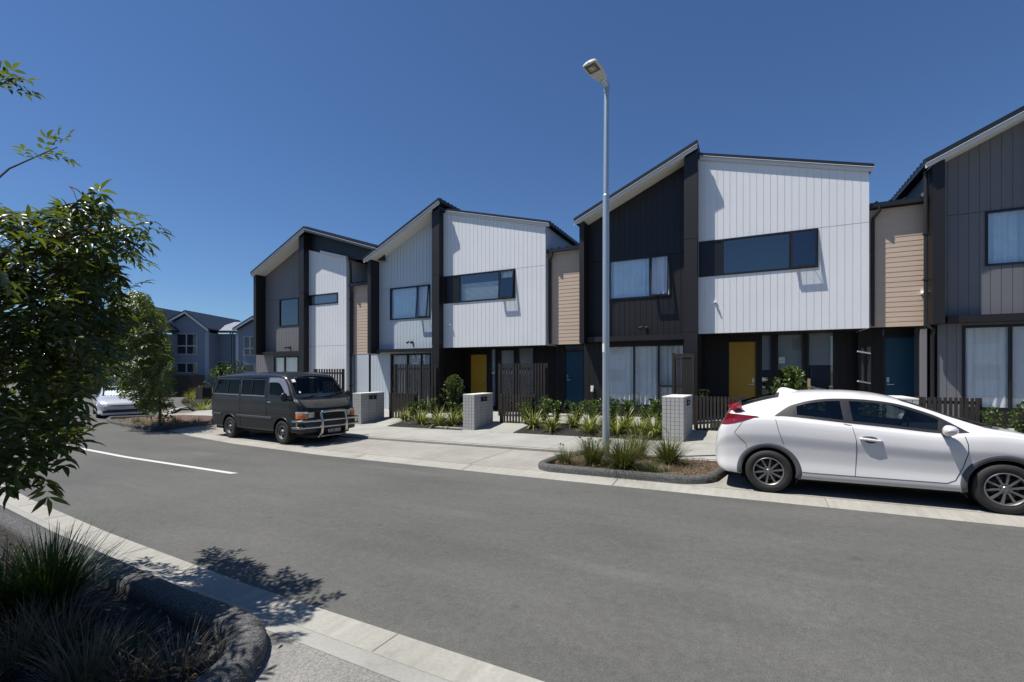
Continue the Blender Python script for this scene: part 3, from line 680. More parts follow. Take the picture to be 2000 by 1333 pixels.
def core(h,q,w,c,mt='black'):
    "inner solid so that the building is closed from every side"
    L=q['L']; xa=q['lbx0']+.02; xm=q['apex'][0]; b=MB()
    R=w['R'] if w else None; xb=w['x1']-.05 if w else c['xb']
    gz=GZ(xa)-.1
    poly=[(xa,gz),(xm,gz),(xm,L(xm)-.05),(xa,L(xa)-.05)]; b.prism_y(poly,17.4,YBK-.15)
    if w: b.prism_y([(xm+.003,gz),(xb,gz),(xb,R(xb)-.05),(xm+.003,R(xm)-.05)],18.2,YBK-.15)
    b.box(xa,xa+.06,YD+.07,17.397,w['zb'] if w else 3,L(xa)-.05)
    b.build('rear_volume',M[mt],h)

# ================= house A: black bay + white box (right of the lamp post)
hA=house('townhouse','townhouse with black gabled bay and white upper box, behind the lamp post',None,None,None,-1.9)
cA=dict(tip=(1121,441),apex=(1362,289),lb=(1131.5,1140.5),lb_bottom=671,rb=(1336,1362),rb_joints=(467,649),mat='black',beam=(1146,659,668.5),
 win=(1189,509.5,588.5,1310,496.5,577),win_kw=lambda a,b_,z0,z1:dict(mull=[ax(1269.5,YD)],sash=(ax(1271,YD),b_-.05),covers=[('bluecurtain',a+.05,ax(1266,YD),z0+.04,z1-.04),('curtain',ax(1266,YD),b_-.06,z0+.04,z1-.04)]),
 gf=dict(x0=1141,mat='dark',sl=(1178,1338,675.5,797),mull=(1238.5,1286.5),trans=(1286,754.5)),
 wr=(1697.5,641.2),rl=(1366.5,312),rr=(1707,335.5),wwin=(1370.5,471.4,540.9,1598,447,523.3),
 wwin_kw=lambda a,b_,z0,z1:dict(mull=[ax(1411.5,YW),ax(1543.5,YW)],panel=(a,ax(1411.5,YW)),sash=(ax(1544,YW),b_-.04),covers=[]),
 yd=(1424,1476,669),pw=[(1485,1508,653),(1516,1570.5,652),(1576,1631,648)],pcov=[('greyblind',.55),('greyblind',.55),('greyblind',.60)],
 lt=(1760,404),lb_=(1760,638),bd=(1728.5,1800,661,None))
qA=left_bay(hA,cA); wA=white_box(hA,cA,qA); porch(hA,cA,qA,wA); xl=wA['x1']+.02; xr=ax(1811,YT)
link(hA,cA,xl+.04,xr); core(hA,qA,wA,cA)
# open slatted side screen with pale shelves beside the right-hand porch window
camera_part(hA,ax(1802.5,YT-.02),YT-.02,at(1802,573,YT)[1])
camera_part(hA,ax(1397,YW),YW-.01,at(1397,592,YW)[1],s=0.7)
spotlight(hA,ax(1262,YD),YD-.01,at(1262,641,YD)[1])
b=MB(); x,z=at(1157.5,757,YD+.04); b.box(x-.05,x+.05,YD-.04,YD+.04,z-.05,z+.06); b.lathe([(0,-.09),(.05,-.08),(.055,-.02),(.03,0)],(x,YD+.02,z-.11),'y',12); b.build('power_outlet',M['whiteplastic'],hA,smooth=True)
# ================= house B: pale bay + white box (centre)
hB=house('townhouse','townhouse with pale grey gabled bay and white upper box, centre of the row',None,None,None,-10.6)
cB=dict(tip=(710,514),apex=(857.5,398.5),lb=(717.7,724),lb_bottom=691,rb=(843.3,857.5),rb_joints=(537,676),mat='paleblue',beam=(733,683,688.5),
 win=(762,565,626.5,840.5,554.8,620.3),win_kw=lambda a,b_,z0,z1:dict(mull=[ax(815,YD)],sash=(ax(816.5,YD),b_-.05),covers=[('bluecurtain',a+.05,ax(813,YD),z0+.04,z1-.04),('curtain',ax(813,YD),b_-.06,z0+.04,z1-.04)]),
 gf=dict(x0=724.5,mat='paleblue',sl=(763,842,692,800),mull=(796,823)),
 wr=(1065.5,674.3),rl=(870,417.5),rr=(1072.5,443),wwin=(871.7,541,593.9,1006.5,524,582.7),
 wwin_kw=lambda a,b_,z0,z1:dict(mull=[ax(897,YW),ax(975,YW)],panel=(a,ax(897,YW)),sash=(ax(976.5,YW),b_-.04),covers=[('slats',ax(899,YW),ax(973,YW),z0+.06,z1-.35),('curtain',ax(976,YW),b_-.08,z0+.75*(z1-z0),z1-.05)]),
 yd=(919.2,950.8,693.5),pw=[(957,969.5,680.5),(975.5,1006,683),(1010.5,1043.5,679)],pcov=[('slats',0.02),('slats',.1),('slats',.1)],
 lt=(1100,494),lb_=(1100,673),bd=(1104,1139,688,793.5),fan=True,friezelight=True)
qB=left_bay(hB,cB); wB=white_box(hB,cB,qB); porch(hB,cB,qB,wB)
link(hB,cB,wB['x1']+.05,qA['lbx0']-.11); core(hB,qB,wB,cB,'paleblue')
downpipe(hA,[(qA['lbx0']-.055,YD+.1,6.7),(qA['lbx0']-.055,YD+.1,2.9)],.045)
spotlight(hB,ax(806,YD),YD-.01,at(806,669,YD)[1]); camera_part(hB,ax(880.5,YW),YW-.01,at(880,635,YW)[1],s=0.7)
b=MB(); x=ax(892,YP-.2); b.tube([(x,YP-.3,GZ(x)),(x,YP-.3,wB['zb'])],.02,8); b.build('porch_pole',M['whiteplastic'],hB)
# ================= house C: grey bay, dark gable hood and narrow white box (left end)
hC=house('townhouse','end townhouse with warm grey bay and narrow white box, behind the van',None,None,None,-17.4)
cC=dict(tip=(490,541),apex=(594,452),lb=(495,500),lb_bottom=693.5,rb=(583.5,593),rb_joints=(478,572),mat='grey',beam=(507.5,688,693.5),
 win=(546,586,639.5,583.5,581.5,635.5),win_kw=lambda a,b_,z0,z1:dict(covers=[],depth=3.0),
 gf=dict(x0=500.5,mat='grey',sl=(535,583,697,800),mull=(556,),base=False))
qC=left_bay(hC,cC)
p=at(594,452,YF); r=at(737,491,YF)
R=roof_slope(hC,p,r,YF,YBK,th=0.14,fa=0.10,fm='greyfascia',soffit=(qC['rbx1'],r[0]-.02,YW+.3,'roofm'))
x0=qC['rbx1']+.003; x1=ax(676.3,YW); gz=GZ(x0)-.1
Wt=line(at(614,491.5,YW),at(681,507,YW))
wx0,wx1=x0+.03,ax(660,YW); wz1=at(637,574,YW)[1]; wz0=at(637,594.5,YW)[1]; zj=at(640,676,YW)[1]
clad('cladding_panel',M['white'],x0,x1,zj+.006,lambda x:Wt(x),YW,hC,holes=[(wx0,wx1,wz0,wz1)]); clad('cladding_panel',M['white'],x0,x1,gz,zj-.006,YW,hC)
window(hC,wx0,wx1,wz0,wz1,YW,covers=[('greyblind',wx0+.04,wx1-.04,wz0+.04,wz1-.04)])
b=MB(); xa=ax(625.5,YW-.12); b.prism_y([(xa,Wt(xa)-.02),(x1+.12,Wt(x1)-.05),(x1+.12,Wt(x1)+.08),(xa,Wt(xa)+.10)],YW-.14,YW-.005); b.build('white_fascia',M['fascia'],hC)
b=MB(); b.prism_y([(qC['rbx1'],Wt(x0)+.0),(x0,Wt(x0)+.0),(x1,Wt(x1)+.0),(r[0]-.05,R(r[0])-.3),(r[0]-.05,R(r[0]-.05)),(qC['rbx1'],R(qC['rbx1']))],YW+.05,YW+.12); b.build('dark_gable_wall',M['blade'],hC)
b=MB(); b.box(x1-.04,x1,YW+.04,YBK-.1,gz,Wt(x1)); b.build('side_wall',M['white'],hC)
downpipe(hC,[(x1+.13,YW+.12,Wt(x1)-.12),(x1+.10,YW+.16,Wt(x1)-.3),(x1+.055,YW+.22,Wt(x1)-.45),(x1+.055,YW+.22,gz)],.05,clips=[(x1+.055,YW+.22,z) for z in (1.2,2.6,4.0,5.2)])
link(hC,dict(lt=(704,560),lb_=(704,692),bd=(722,736,703,None),friezelight=True,linkwall='paleblue'),x1+.12,qB['lbx0']-.02)
w_=dict(R=R,x1=x1+.05,zb=3.0); core(hC,qC,w_,cC,'grey')
slab_part('entry_panel',M['paleblue'],hC,(ax(694,YT),ax(720,YT),YT+.0,YT+.03,GZ(x1)-.05,at(704,692,YT)[1]-.01))
spotlight(hC,ax(567,YD),YD-.01,at(567,679,YD)[1])
# upper return wall seen above the tan link
# ================= house D: slate bay cut by the right edge of the photo
hD=house('townhouse','townhouse with slate grey bay, at the right edge behind the white car',None,None,None,5.0)
cD=dict(tip=(1808,329),apex=(2128,159),lb=(1822,1846),lb_bottom=633,rb=(2095,2140),rb_joints=(),mat='slate',beam=(1851,617.5,631),pitch=0.2,
 win=(1924,412.5,520.5,2070,397,509),win_kw=lambda a,b_,z0,z1:dict(mull=[ax(2010,YD)],covers=[('bluecurtain',a+.05,b_-.06,z0+.04,z1-.04)]),
 gf=dict(x0=1831,mat='slate',sl=(1879,2080,637,805),mull=(1974,),))
cD['win']=(1924,412.5,520.5,2070,397.5,510)
qD=left_bay(hD,cD)
cDx=dict(wr=(2420,620),rl=(2146,180),rr=(2440,215),wwin=(2150,420,500,2300,400,480),wwin_kw=lambda a,b_,z0,z1:dict(mull=[],covers=[]))
wD=white_box(hD,cDx,qD); core(hD,qD,wD,cD,'slate')
b=MB(); gz=GZ(8)-.1; b.box(qD['rbx1']-.02,wD['x1']+.1,YP,YP+.05,gz,wD['zb']+.03); b.build('porch_wall',M['dark'],hD)
b=MB(); b.box(qD['lbx0'],qD['lbx0']+.05,YD+.07,YBK,gz,qD['L'](qD['lbx0'])-.04); b.build('side_wall',M['slate'],hD)
xp=qD['lbx0']-.07
downpipe(hD,[(xp,YB+.25,qD['L'](xp)-.0),(xp,YB+.25,at(1816,634,YB)[1]),(xp+.12,YB+.2,at(1816,640,YB)[1]),(xp+.2,YB+.45,at(1816,645,YB)[1]),(xp+.2,YD-.01,at(1816,655,YB)[1]),(xp+.2,YD-.01,GZ(3))],.045,clips=[(xp,YB+.25,at(1816,y,YB)[1]) for y in (452,543)])
slab_part('side_panel',M['grey'],hD,(xp-.03,xp+.08,YD-.06,YD+.1,GZ(3)-.05,at(1816,643,YD)[1]))
# ------------------------------------------------------------------ vehicles
def pchip(pts):
    xs=np.array([p[0] for p in pts],float); ys=np.array([p[1] for p in pts],float)
    h=np.diff(xs); dl=np.diff(ys)/h; m=np.zeros(len(xs))
    for i in range(1,len(xs)-1):
        if dl[i-1]*dl[i]>0:
            w1=2*h[i]+h[i-1]; w2=h[i]+2*h[i-1]; m[i]=(w1+w2)/(w1/dl[i-1]+w2/dl[i])
    m[0]=dl[0]; m[-1]=dl[-1]
    def f(x):
        x=min(max(x,xs[0]),xs[-1]); i=int(min(max(np.searchsorted(xs,x,side='right')-1,0),len(xs)-2))
        t=(x-xs[i])/h[i]; a=2*t**3-3*t*t+1; b=t**3-2*t*t+t; c=-2*t**3+3*t*t; d=t**3-t*t
        return float(a*ys[i]+b*h[i]*m[i]+c*ys[i+1]+d*h[i]*m[i+1])
    return f
def inpoly(x,y,P):
    c=False; j=len(P)-1
    for i in range(len(P)):
        xi,yi=P[i]; xj,yj=P[j]
        if (yi>y)!=(yj>y) and x<(xj-xi)*(y-yi)/(yj-yi)+xi: c=not c
        j=i
    return c
def smoothpoly(P,n=6,closed=True):
    "Catmull-Rom through outline points; points given as (x,y,'c') stay sharp corners"
    out=[]; k=len(P)
    for i in range(k):
        p0,p1,p2,p3=P[(i-1)%k],P[i],P[(i+1)%k],P[(i+2)%k]
        a0=p1 if len(p1)>2 else p0; a3=p2 if len(p2)>2 else p3
        for j in range(n):
            t=j/n; out.append(tuple(0.5*((2*p1[q])+(-a0[q]+p2[q])*t+(2*a0[q]-5*p1[q]+4*p2[q]-a3[q])*t*t+(-a0[q]+3*p1[q]-3*p2[q]+a3[q])*t**3) for q in (0,1)))
    return out
def inset(P,d):
    n=len(P); A=sum(P[i][0]*P[(i+1)%n][1]-P[(i+1)%n][0]*P[i][1] for i in range(n)); s=1 if A>0 else -1; out=[]
    for i in range(n):
        a=Vector(P[i-1][:2]);b=Vector(P[i][:2]);c=Vector(P[(i+1)%n][:2])
        u=(b-a); v=(c-b); u=u.normalized() if u.length>1e-9 else Vector((1,0)); v=v.normalized() if v.length>1e-9 else u
        n1=Vector((-u.y,u.x))*s; n2=Vector((-v.y,v.x))*s; m=(n1+n2)
        m=m.normalized() if m.length>1e-6 else n1
        out.append(tuple(b+m*(d/max(0.45,m.dot(n1)))))
    return out
def tri2d(P,holes=(),step=0.06):
    "triangulate an outline with inner points -> verts2d, tris"
    vs=[];es=[]
    for L in [P]+list(holes):
        b=len(vs); m=[]
        for i,p in enumerate(L):
            m.append(Vector(p[:2]))
        vs+=m; es+=[(b+i,b+(i+1)%len(m)) for i in range(len(m))]
    x0,x1=min(p[0] for p in P),max(p[0] for p in P); y0,y1=min(p[1] for p in P),max(p[1] for p in P)
    if step:
        x=x0+step/2
        while x<x1:
            y=y0+step/2
            while y<y1:
                if inpoly(x,y,P) and not any(inpoly(x,y,h) for h in holes): vs.append(Vector((x,y)))
                y+=step
            x+=step
    r=geometry.delaunay_2d_cdt(vs,es,[],0,1e-5)
    T=[]
    for f in r[2]:
        c=sum((r[0][i] for i in f),Vector((0,0)))/len(f)
        if inpoly(c.x,c.y,P) and not any(inpoly(c.x,c.y,h) for h in holes): T.append(list(f))
    return [tuple(v) for v in r[0]],T
class Shell:
    """car body: section(x) -> list of (y,z) control points from sill to roof centre (y>=0)."""
    def __init__(s,x0,x1,section,nx=150,nseg=9,dense=()):
        s.section=section; s.x0,s.x1=x0,x1; s.nseg=nseg; s.cache={}
        u=np.linspace(0,1,nx); e=0.5-0.5*np.cos(u*np.pi)
        s.xs=list(x0+(x1-x0)*(0.55*u+0.45*e))
    def poly(s,x):
        k=round(x,4)
        if k in s.cache: return s.cache[k]
        c=s.section(x); t=list(range(len(c))); fy=pchip([(i,p[0]) for i,p in enumerate(c)]); fz=pchip([(i,p[1]) for i,p in enumerate(c)])
        n=(len(c)-1)*s.nseg; P=[(fy(i/s.nseg),fz(i/s.nseg)) for i in range(n+1)]
        s.cache[k]=P; return P
    def W(s,x,z,hi=None):
        "half width of the side at (x,z)"
        P=s.poly(x); n=len(P) if hi is None else hi*s.nseg+1; best=P[0][0]
        for (a,b),(c,d) in zip(P[:n],P[1:n]):
            if min(b,d)-1e-9<=z<=max(b,d)+1e-9: best=a+(c-a)*((z-b)/(d-b) if abs(d-b)>1e-9 else 0)
        if z>max(p[1] for p in P[:n]): best=min(P[:n],key=lambda p:abs(p[1]-z))[0]
        return best
    def T(s,x,y):
        "height of the upper surface at (x,|y|)"
        P=s.poly(x); y=abs(y); best=P[-1][1]
        for (a,b),(c,d) in zip(P[::-1],P[::-1][1:]):
            if min(a,c)-1e-9<=y<=max(a,c)+1e-9: return b+(d-b)*((y-a)/(c-a) if abs(c-a)>1e-9 else 0)
        return best
def shell_faces(S, classify):
    "both sides of the body; classify(x,y,z) -> part key or None (removed); returns {key: MB}"
    xs=S.xs; P=[S.poly(x) for x in xs]; n=len(P[0]); out={}
    verts={}
    for sgn in (-1,1):
        for i in range(len(xs)-1):
            for j in range(n-1):
                q=[(xs[i],P[i][j]),(xs[i+1],P[i+1][j]),(xs[i+1],P[i+1][j+1]),(xs[i],P[i][j+1])]
                cx=(xs[i]+xs[i+1])/2; cy=sum(p[1][0] for p in q)/4; cz=sum(p[1][1] for p in q)/4
                key=classify(cx,sgn*cy,cz,j/S.nseg)
                if key is None: continue
                mb=out.setdefault(key,({},MB())); ids=[]
                for (x,(y,z)),kk in zip(q,((i,j),(i+1,j),(i+1,j+1),(i,j+1))):
                    k=(kk,sgn if y>1e-6 else 0)
                    if k not in mb[0]: mb[0][k]=len(mb[1].v); mb[1].v.append((x,sgn*y,z))
                    ids.append(mb[0][k])
                mb[1].f.append(ids if sgn<0 else ids[::-1]); mb[1].m.append(0)
    for i in (0,len(xs)-1):
        mb=out.setdefault('body',({},MB()))[1]; L=[(xs[i],-y,z) for y,z in P[i]]+[(xs[i],y,z) for y,z in P[i][::-1][1:]]
        mb.add(L,[list(range(len(L)))])
    return {k:v[1] for k,v in out.items()}
def side_patch(S,P,off,side,holes=(),step=0.05,hi=None,b=None,edge=0.0):
    b=b or MB(); V,T=tri2d(P,holes,step)
    b.add([(x,side*(S.W(x,z,hi)+off),z) for x,z in V],T)
    if edge:
        for L in [P]+list(holes):
            n=len(L); b.add([(p[0],side*(S.W(p[0],p[1],hi)+off),p[1]) for p in L]+[(p[0],side*(S.W(p[0],p[1],hi)+off-edge),p[1]) for p in L],[(i,(i+1)%n,n+(i+1)%n,n+i) for i in range(n)])
    return b
def top_patch(S,P,off,holes=(),step=0.06,b=None):
    b=b or MB(); V,T=tri2d(P,holes,step); b.add([(x,y,S.T(x,y)+off) for x,y in V],T); return b
def seam(S,pts,side,r=0.0035,hi=None,b=None,off=0.0005):
    b=b or MB(); out=[]
    for (x0,z0),(x1,z1) in zip(pts,pts[1:]):
        for k in range(8):
            t=k/8; x=x0+(x1-x0)*t; z=z0+(z1-z0)*t; out.append((x,side*(S.W(x,z,hi)+off),z))
    x,z=pts[-1]; out.append((x,side*(S.W(x,z,hi)+off),z)); b.tube(out,r,5); return b
def wheel(parent,x,y,side,r,w,rim_r,style,z=None):
    "side=-1 faces -y"
    z=r if z is None else z; o=(x,y,z); s=side
    wh=bpy.data.objects.new('wheel',None)
    b=MB(); h=w/2
    prof=[(rim_r-0.006,-h*0.86),(rim_r+0.01,-h*0.98),(r-0.055,-h*1.04),(r-0.022,-h*0.96),(r-0.004,-h*0.78),(r,-h*0.4),(r,h*0.4),(r-0.004,h*0.78),(r-0.022,h*0.96),(r-0.055,h*1.04),(rim_r+0.01,h*0.98),(rim_r-0.006,h*0.86)]
    b.lathe(prof,o,'y',56); ty=b.build('wheel',M['rubber'],parent,smooth=True,world=False)
    yo=s*h*0.80
    b=MB(); b.lathe([(rim_r-0.004,yo+s*0.01),(rim_r-0.012,yo+s*0.016),(rim_r-0.022,yo+s*0.008),(rim_r-0.03,yo-s*0.02),(rim_r-0.035,-yo)],o,'y',48)
    if style=='alloy':
        n=10
        for i in range(n):
            a=2*math.pi*i/n+0.16; ca,sa=math.cos(a),math.sin(a)
            def pt(rad_,t,dy): return (x+rad_*ca-t*sa, y+dy, z+rad_*sa+t*ca)
            y0,y1=yo-s*0.028,yo-s*0.002
            p=[pt(0.05,-.013,yo-s*.035),pt(0.05,.013,yo-s*.035),pt(rim_r-.022,.020,y0),pt(rim_r-.022,-.020,y0),pt(0.05,-.010,yo-s*.004),pt(0.05,.010,yo-s*.004),pt(rim_r-.022,.013,y1),pt(rim_r-.022,-.013,y1)]
            b.hexa(p)
        b.lathe([(0.0,yo+s*0.002),(0.028,yo+s*0.001),(0.034,yo-s*0.006),(0.066,yo-s*0.010),(0.072,yo-s*0.03),(0.06,yo-s*0.05)],o,'y',24)
        rm=b.build('rim',M['rim'],ty,smooth=True,world=False,angle=30)
        c=MB()
        for i in range(5):
            a=2*math.pi*i/5+0.4; c.lathe([(0,yo-s*.004),(.009,yo-s*.005),(.009,yo-s*.02)],(x+.05*math.cos(a),y,z+.05*math.sin(a)),'y',8)
        c.build('wheel_nuts',M['blackplastic'],ty,world=False,smooth=True)
        c=MB(); c.lathe([(0.02,yo-s*.05),(0.14,yo-s*.052),(0.14,yo-s*.07),(rim_r-.034,yo-s*.09)],o,'y',32); c.build('brake_disc',M['blackplastic'],ty,world=False,smooth=True)
    else:
        n=40
        b.lathe([(rim_r-.03,yo-s*.02),(rim_r-.05,yo-s*.045),(rim_r-.075,yo-s*.03),(rim_r-.10,yo-s*.012),(.085,yo-s*.02),(.07,yo-s*.005),(.05,yo+s*.02),(.0,yo+s*.024)],o,'y',n)
        rm=b.build('rim',M['steelrim'],ty,smooth=True,world=False,angle=30)
        c=MB()
        for i in range(12):
            a=2*math.pi*i/12; q=rim_r-.088; ca,sa=math.cos(a),math.sin(a)
            c.lathe([(0,yo-s*.008),(.017,yo-s*.009),(.018,yo-s*.03)],(x+q*ca,y,z+q*sa),'y',10)
        c.lathe([(0.0,yo+s*.027),(.03,yo+s*.026),(.033,yo+s*.01)],o,'y',14)
        c.build('rim_holes',M['black0'],ty,world=False,smooth=True)
    bpy.data.objects.remove(wh)
    return ty
def arc_pts(cx,cz,r,a0,a1,n): return [(cx+r*math.cos(rad(a0+(a1-a0)*i/n)),cz+r*math.sin(rad(a0+(a1-a0)*i/n))) for i in range(n+1)]
def arch_ring(S,cx,cz,r0,r1,side,a0=-8,a1=188,off=0.012,hi=4,b=None,foot=None):
    b=b or MB(); n=36; rows=[]
    for i in range(n+1):
        a=rad(a0+(a1-a0)*i/n); ca,sa=math.cos(a),math.sin(a)
        def q(r_,o): x,z=cx+r_*ca,cz+r_*sa; zz=max(z,S.poly(min(max(x,S.x0),S.x1))[0][1]+0.005); return (x,side*(S.W(x,zz,hi)+o),z)
        rows.append([q(r0,-0.09),q(r0,off*0.6),q(r0+.008,off),q(r1-.012,off),q(r1,off*0.2),q(r1+.001,-0.004)])
    b.grid(rows); return b
def well(b,cx,cz,r,y0,y1,n=24):
    rows=[[(cx+r*math.cos(rad(-25+230*i/n)),y,cz+r*math.sin(rad(-25+230*i/n))) for y in (y0,y1)] for i in range(n+1)]; b.grid(rows)
    b.add([(cx+r*math.cos(2*math.pi*i/n),y1,cz+r*math.sin(2*math.pi*i/n)) for i in range(n)],[list(range(n))])
def plate_text(txt,size,m,parent,loc,rot,name='plate_text',depth=0.002):
    cu=bpy.data.curves.new(name,'FONT'); cu.body=txt; cu.size=size; cu.align_x='CENTER'; cu.align_y='CENTER'; cu.extrude=depth; cu.space_character=1.05
    tmp=bpy.data.objects.new(name,cu); COL.objects.link(tmp)
    dg=bpy.context.evaluated_depsgraph_get(); me=bpy.data.meshes.new_from_object(tmp.evaluated_get(dg)); bpy.data.objects.remove(tmp)
    me.materials.clear(); me.materials.append(m)
    o=bpy.data.objects.new(name,me); COL.objects.link(o); o.parent=parent; o.location=loc; o.rotation_euler=rot; return o

# ================= white hatchback
def white_car():
    car=thing('parked_car','white five-door hatchback with grey wheel arches parked at right','car',(0.297,8.86,0.045),0,rot=(0,-0.0115,0))
    cmp_=lambda L:[(x if x>-.3 else -.3+(x+.3)*.80,v) for x,v in L]
    top=pchip(cmp_([(-0.86,0.66),(-0.84,0.80),(-0.78,0.93),(-0.70,1.04),(-0.62,1.14),(-0.56,1.235),(-0.50,1.285),(-0.40,1.325),(-0.15,1.405),(0.1,1.465),(0.35,1.50),(0.7,1.525),(1.0,1.525),(1.3,1.505),(1.6,1.45),(1.9,1.345),(2.2,1.215),(2.45,1.105),(2.6,1.06),(2.8,1.025),(3.05,0.955),(3.25,0.86),(3.38,0.74),(3.45,0.62)]))
    belt=pchip(cmp_([(-0.86,0.62),(-0.80,0.86),(-0.70,0.99),(-0.60,1.05),(-0.4,1.10),(0.1,1.115),(0.5,1.085),(1.0,1.040),(1.5,0.995),(2.03,0.955),(2.3,0.975),(2.5,0.985),(2.8,0.955),(3.05,0.89),(3.25,0.80),(3.38,0.70),(3.45,0.58)]))
    bot=pchip(cmp_([(-0.86,0.40),(-0.80,0.30),(-0.65,0.25),(-0.35,0.235),(0.0,0.225),(2.6,0.225),(3.0,0.215),(3.3,0.22),(3.45,0.30)]))
    wid=pchip(cmp_([(-0.86,0.60),(-0.82,0.70),(-0.75,0.775),(-0.62,0.835),(-0.40,0.872),(-0.1,0.885),(0.4,0.888),(2.0,0.888),(2.7,0.885),(3.0,0.86),(3.2,0.80),(3.35,0.70),(3.45,0.58)]))
    yr=pchip(cmp_([(-0.86,0.50),(-0.7,0.66),(-0.55,0.63),(-0.3,0.60),(0.2,0.595),(0.7,0.61),(1.3,0.615),(1.7,0.62),(2.1,0.66),(2.45,0.72),(2.8,0.74),(3.2,0.66),(3.45,0.45)]))
    gap=pchip(cmp_([(-0.86,0.02),(-0.6,0.06),(-0.35,0.10),(0.1,0.095),(0.3,0.085),(0.7,0.075),(1.3,0.075),(1.7,0.07),(2.1,0.06),(2.45,0.04),(2.8,0.035),(3.45,0.02)]))
    def sec(x):
        w,z0,b,t,y=wid(x),bot(x),belt(x),top(x),yr(x); zr=max(b+0.012,t-gap(x)); H=b-z0
        y=min(y,w*0.93)
        return [(w*0.90,z0),(w*0.962,z0+0.022),(w*0.978,z0+0.12*H),(w*0.962,z0+0.32*H),(w*0.972,z0+0.52*H),(w*1.0,z0+0.74*H),(w*0.988,z0+0.89*H),(w*0.958,b-0.008),(w*0.938,b+0.006),(y+0.012+0.035*(zr-b),zr-0.012),(y-0.03,zr+0.25*(t-zr)+0.004),(y*0.55,zr+0.80*(t-zr)),(0,t)]
    S=Shell(-0.748,3.45,sec,nx=270,nseg=12); SIDE_HI=9
    RW=0.315; rx,fx=0.0,2.615
    # outlines in side view
    win=smoothpoly([(0.085,1.148,'c'),(0.33,1.145),(0.95,1.085),(1.5,1.035),(2.00,0.985),(2.30,1.005,'c'),(2.03,1.185),(1.8,1.285),(1.55,1.365),(1.2,1.412),(0.85,1.418),(0.60,1.392),(0.42,1.345),(0.27,1.285)],5)
    rdoor=[(1.04,1.06),(1.09,0.70),(1.075,0.33),(0.44,0.33)]+arc_pts(0,0.315,0.42,12,47,6)+[(0.19,0.75),(0.11,1.11),(0.3,1.33),(0.6,1.43),(0.97,1.445)]
    fdoor=[(1.04,1.06),(1.09,0.70),(1.075,0.33),(2.06,0.33),(2.16,0.40),(2.24,0.62),(2.27,0.80),(2.25,0.93),(2.30,1.0),(2.0,1.22),(1.6,1.40),(1.2,1.44),(0.97,1.445)]
    tail=smoothpoly([(-0.655,0.985,'c'),(-0.45,1.03),(-0.12,1.140,'c'),(-0.36,1.160),(-0.555,1.175,'c')],5)
    ws=smoothpoly([(1.66,-0.57,'c'),(1.60,0.0),(1.66,0.57,'c'),(2.2,0.665),(2.50,0.70,'c'),(2.60,0.4),(2.64,0.0),(2.60,-0.4),(2.50,-0.70,'c'),(2.2,-0.665)],5)
    rw_=smoothpoly([(-0.40,-0.56,'c'),(-0.42,0.0),(-0.40,0.56,'c'),(0.16,0.53,'c'),(0.20,0.0),(0.16,-0.53,'c')],5)
    wi=inset(win,0.014); wsi=inset(ws,0.02); rwi=inset(rw_,0.02)
    def cls(x,y,z,v):
        ay=abs(y)
        if v<9.2 and z<0.9 and ay>0.45:
            for cx in (rx,fx):
                if (x-cx)**2+(z-RW)**2<0.372**2: return None
        if v<9.3 and inpoly(x,z,wi): return None
        if v>9.0 and z>1.0:
            if inpoly(x,y,wsi) or inpoly(x,y,rwi): return None
        if v<9.7:
            if inpoly(x,z,rdoor): return 'rear_door%d'%(y>0)
            if inpoly(x,z,fdoor): return 'front_door%d'%(y>0)
        return 'body'
    F=shell_faces(S,cls); doors={}
    for k,mb in F.items():
        o=mb.build(k.rstrip('01'),M['carwhite'],car,world=False,smooth='all',fixn=False); doors[k]=o
    body=doors['body']
    for sd in (-1,1):
        fd,rd=doors['front_door%d'%(sd>0)],doors['rear_door%d'%(sd>0)]
        inner=inset(win,0.034)
        # window surround, pillars and panes
        ring=side_patch(S,win,0.004,sd,[inner],0.0,SIDE_HI+1,edge=0.012); ring.build('window_trim',M['blackplastic'],fd,world=False,smooth=True)
        def clip(xa,xb): return [p for p in [(min(max(x,xa),xb),z) for x,z in inner]]
        def sub(xa,xb,slope=0.0):
            "part of the inner outline between two slanted lines"
            P=[Vector(p) for p in inner]
            for (x0,keep) in ((xa,1),(xb,-1)):
                out=[]
                f=lambda p:(p.x-(x0-slope*(p.y-1.2)))*keep
                for a,c in zip(P,P[1:]+P[:1]):
                    if f(a)>=0: out.append(a)
                    if f(a)*f(c)<0: t=f(a)/(f(a)-f(c)); out.append(a+(c-a)*t)
                P=out
            return [tuple(p) for p in P]
        q=sub(0.0,0.335,0.0); m=sub(0.335,0.385,0.0); r_=sub(0.385,0.945,0.09); bp=sub(0.945,1.055,0.09); f_=sub(1.055,2.02,0.12); tr=sub(2.02,2.5,-0.2)
        side_patch(S,q,0.003,sd,(),0.05,SIDE_HI+1).build('quarter_glass',M['blackplastic'],rd,world=False,smooth=True)
        side_patch(S,m,0.006,sd,(),0.05,SIDE_HI+1).build('window_pillar',M['pillar'],rd,world=False,smooth=True)
        side_patch(S,bp,0.006,sd,(),0.05,SIDE_HI+1).build('window_pillar',M['pillar'],rd,world=False,smooth=True)
        side_patch(S,r_,-0.002,sd,(),0.06,SIDE_HI+1).build('side_window',M['carglass'],rd,world=False,smooth=True)
        side_patch(S,f_,-0.002,sd,(),0.06,SIDE_HI+1).build('side_window',M['carglass'],fd,world=False,smooth=True)
        side_patch(S,tr,0.006,sd,(),0.05,SIDE_HI+1).build('mirror_base',M['blackplastic'],fd,world=False,smooth=True)
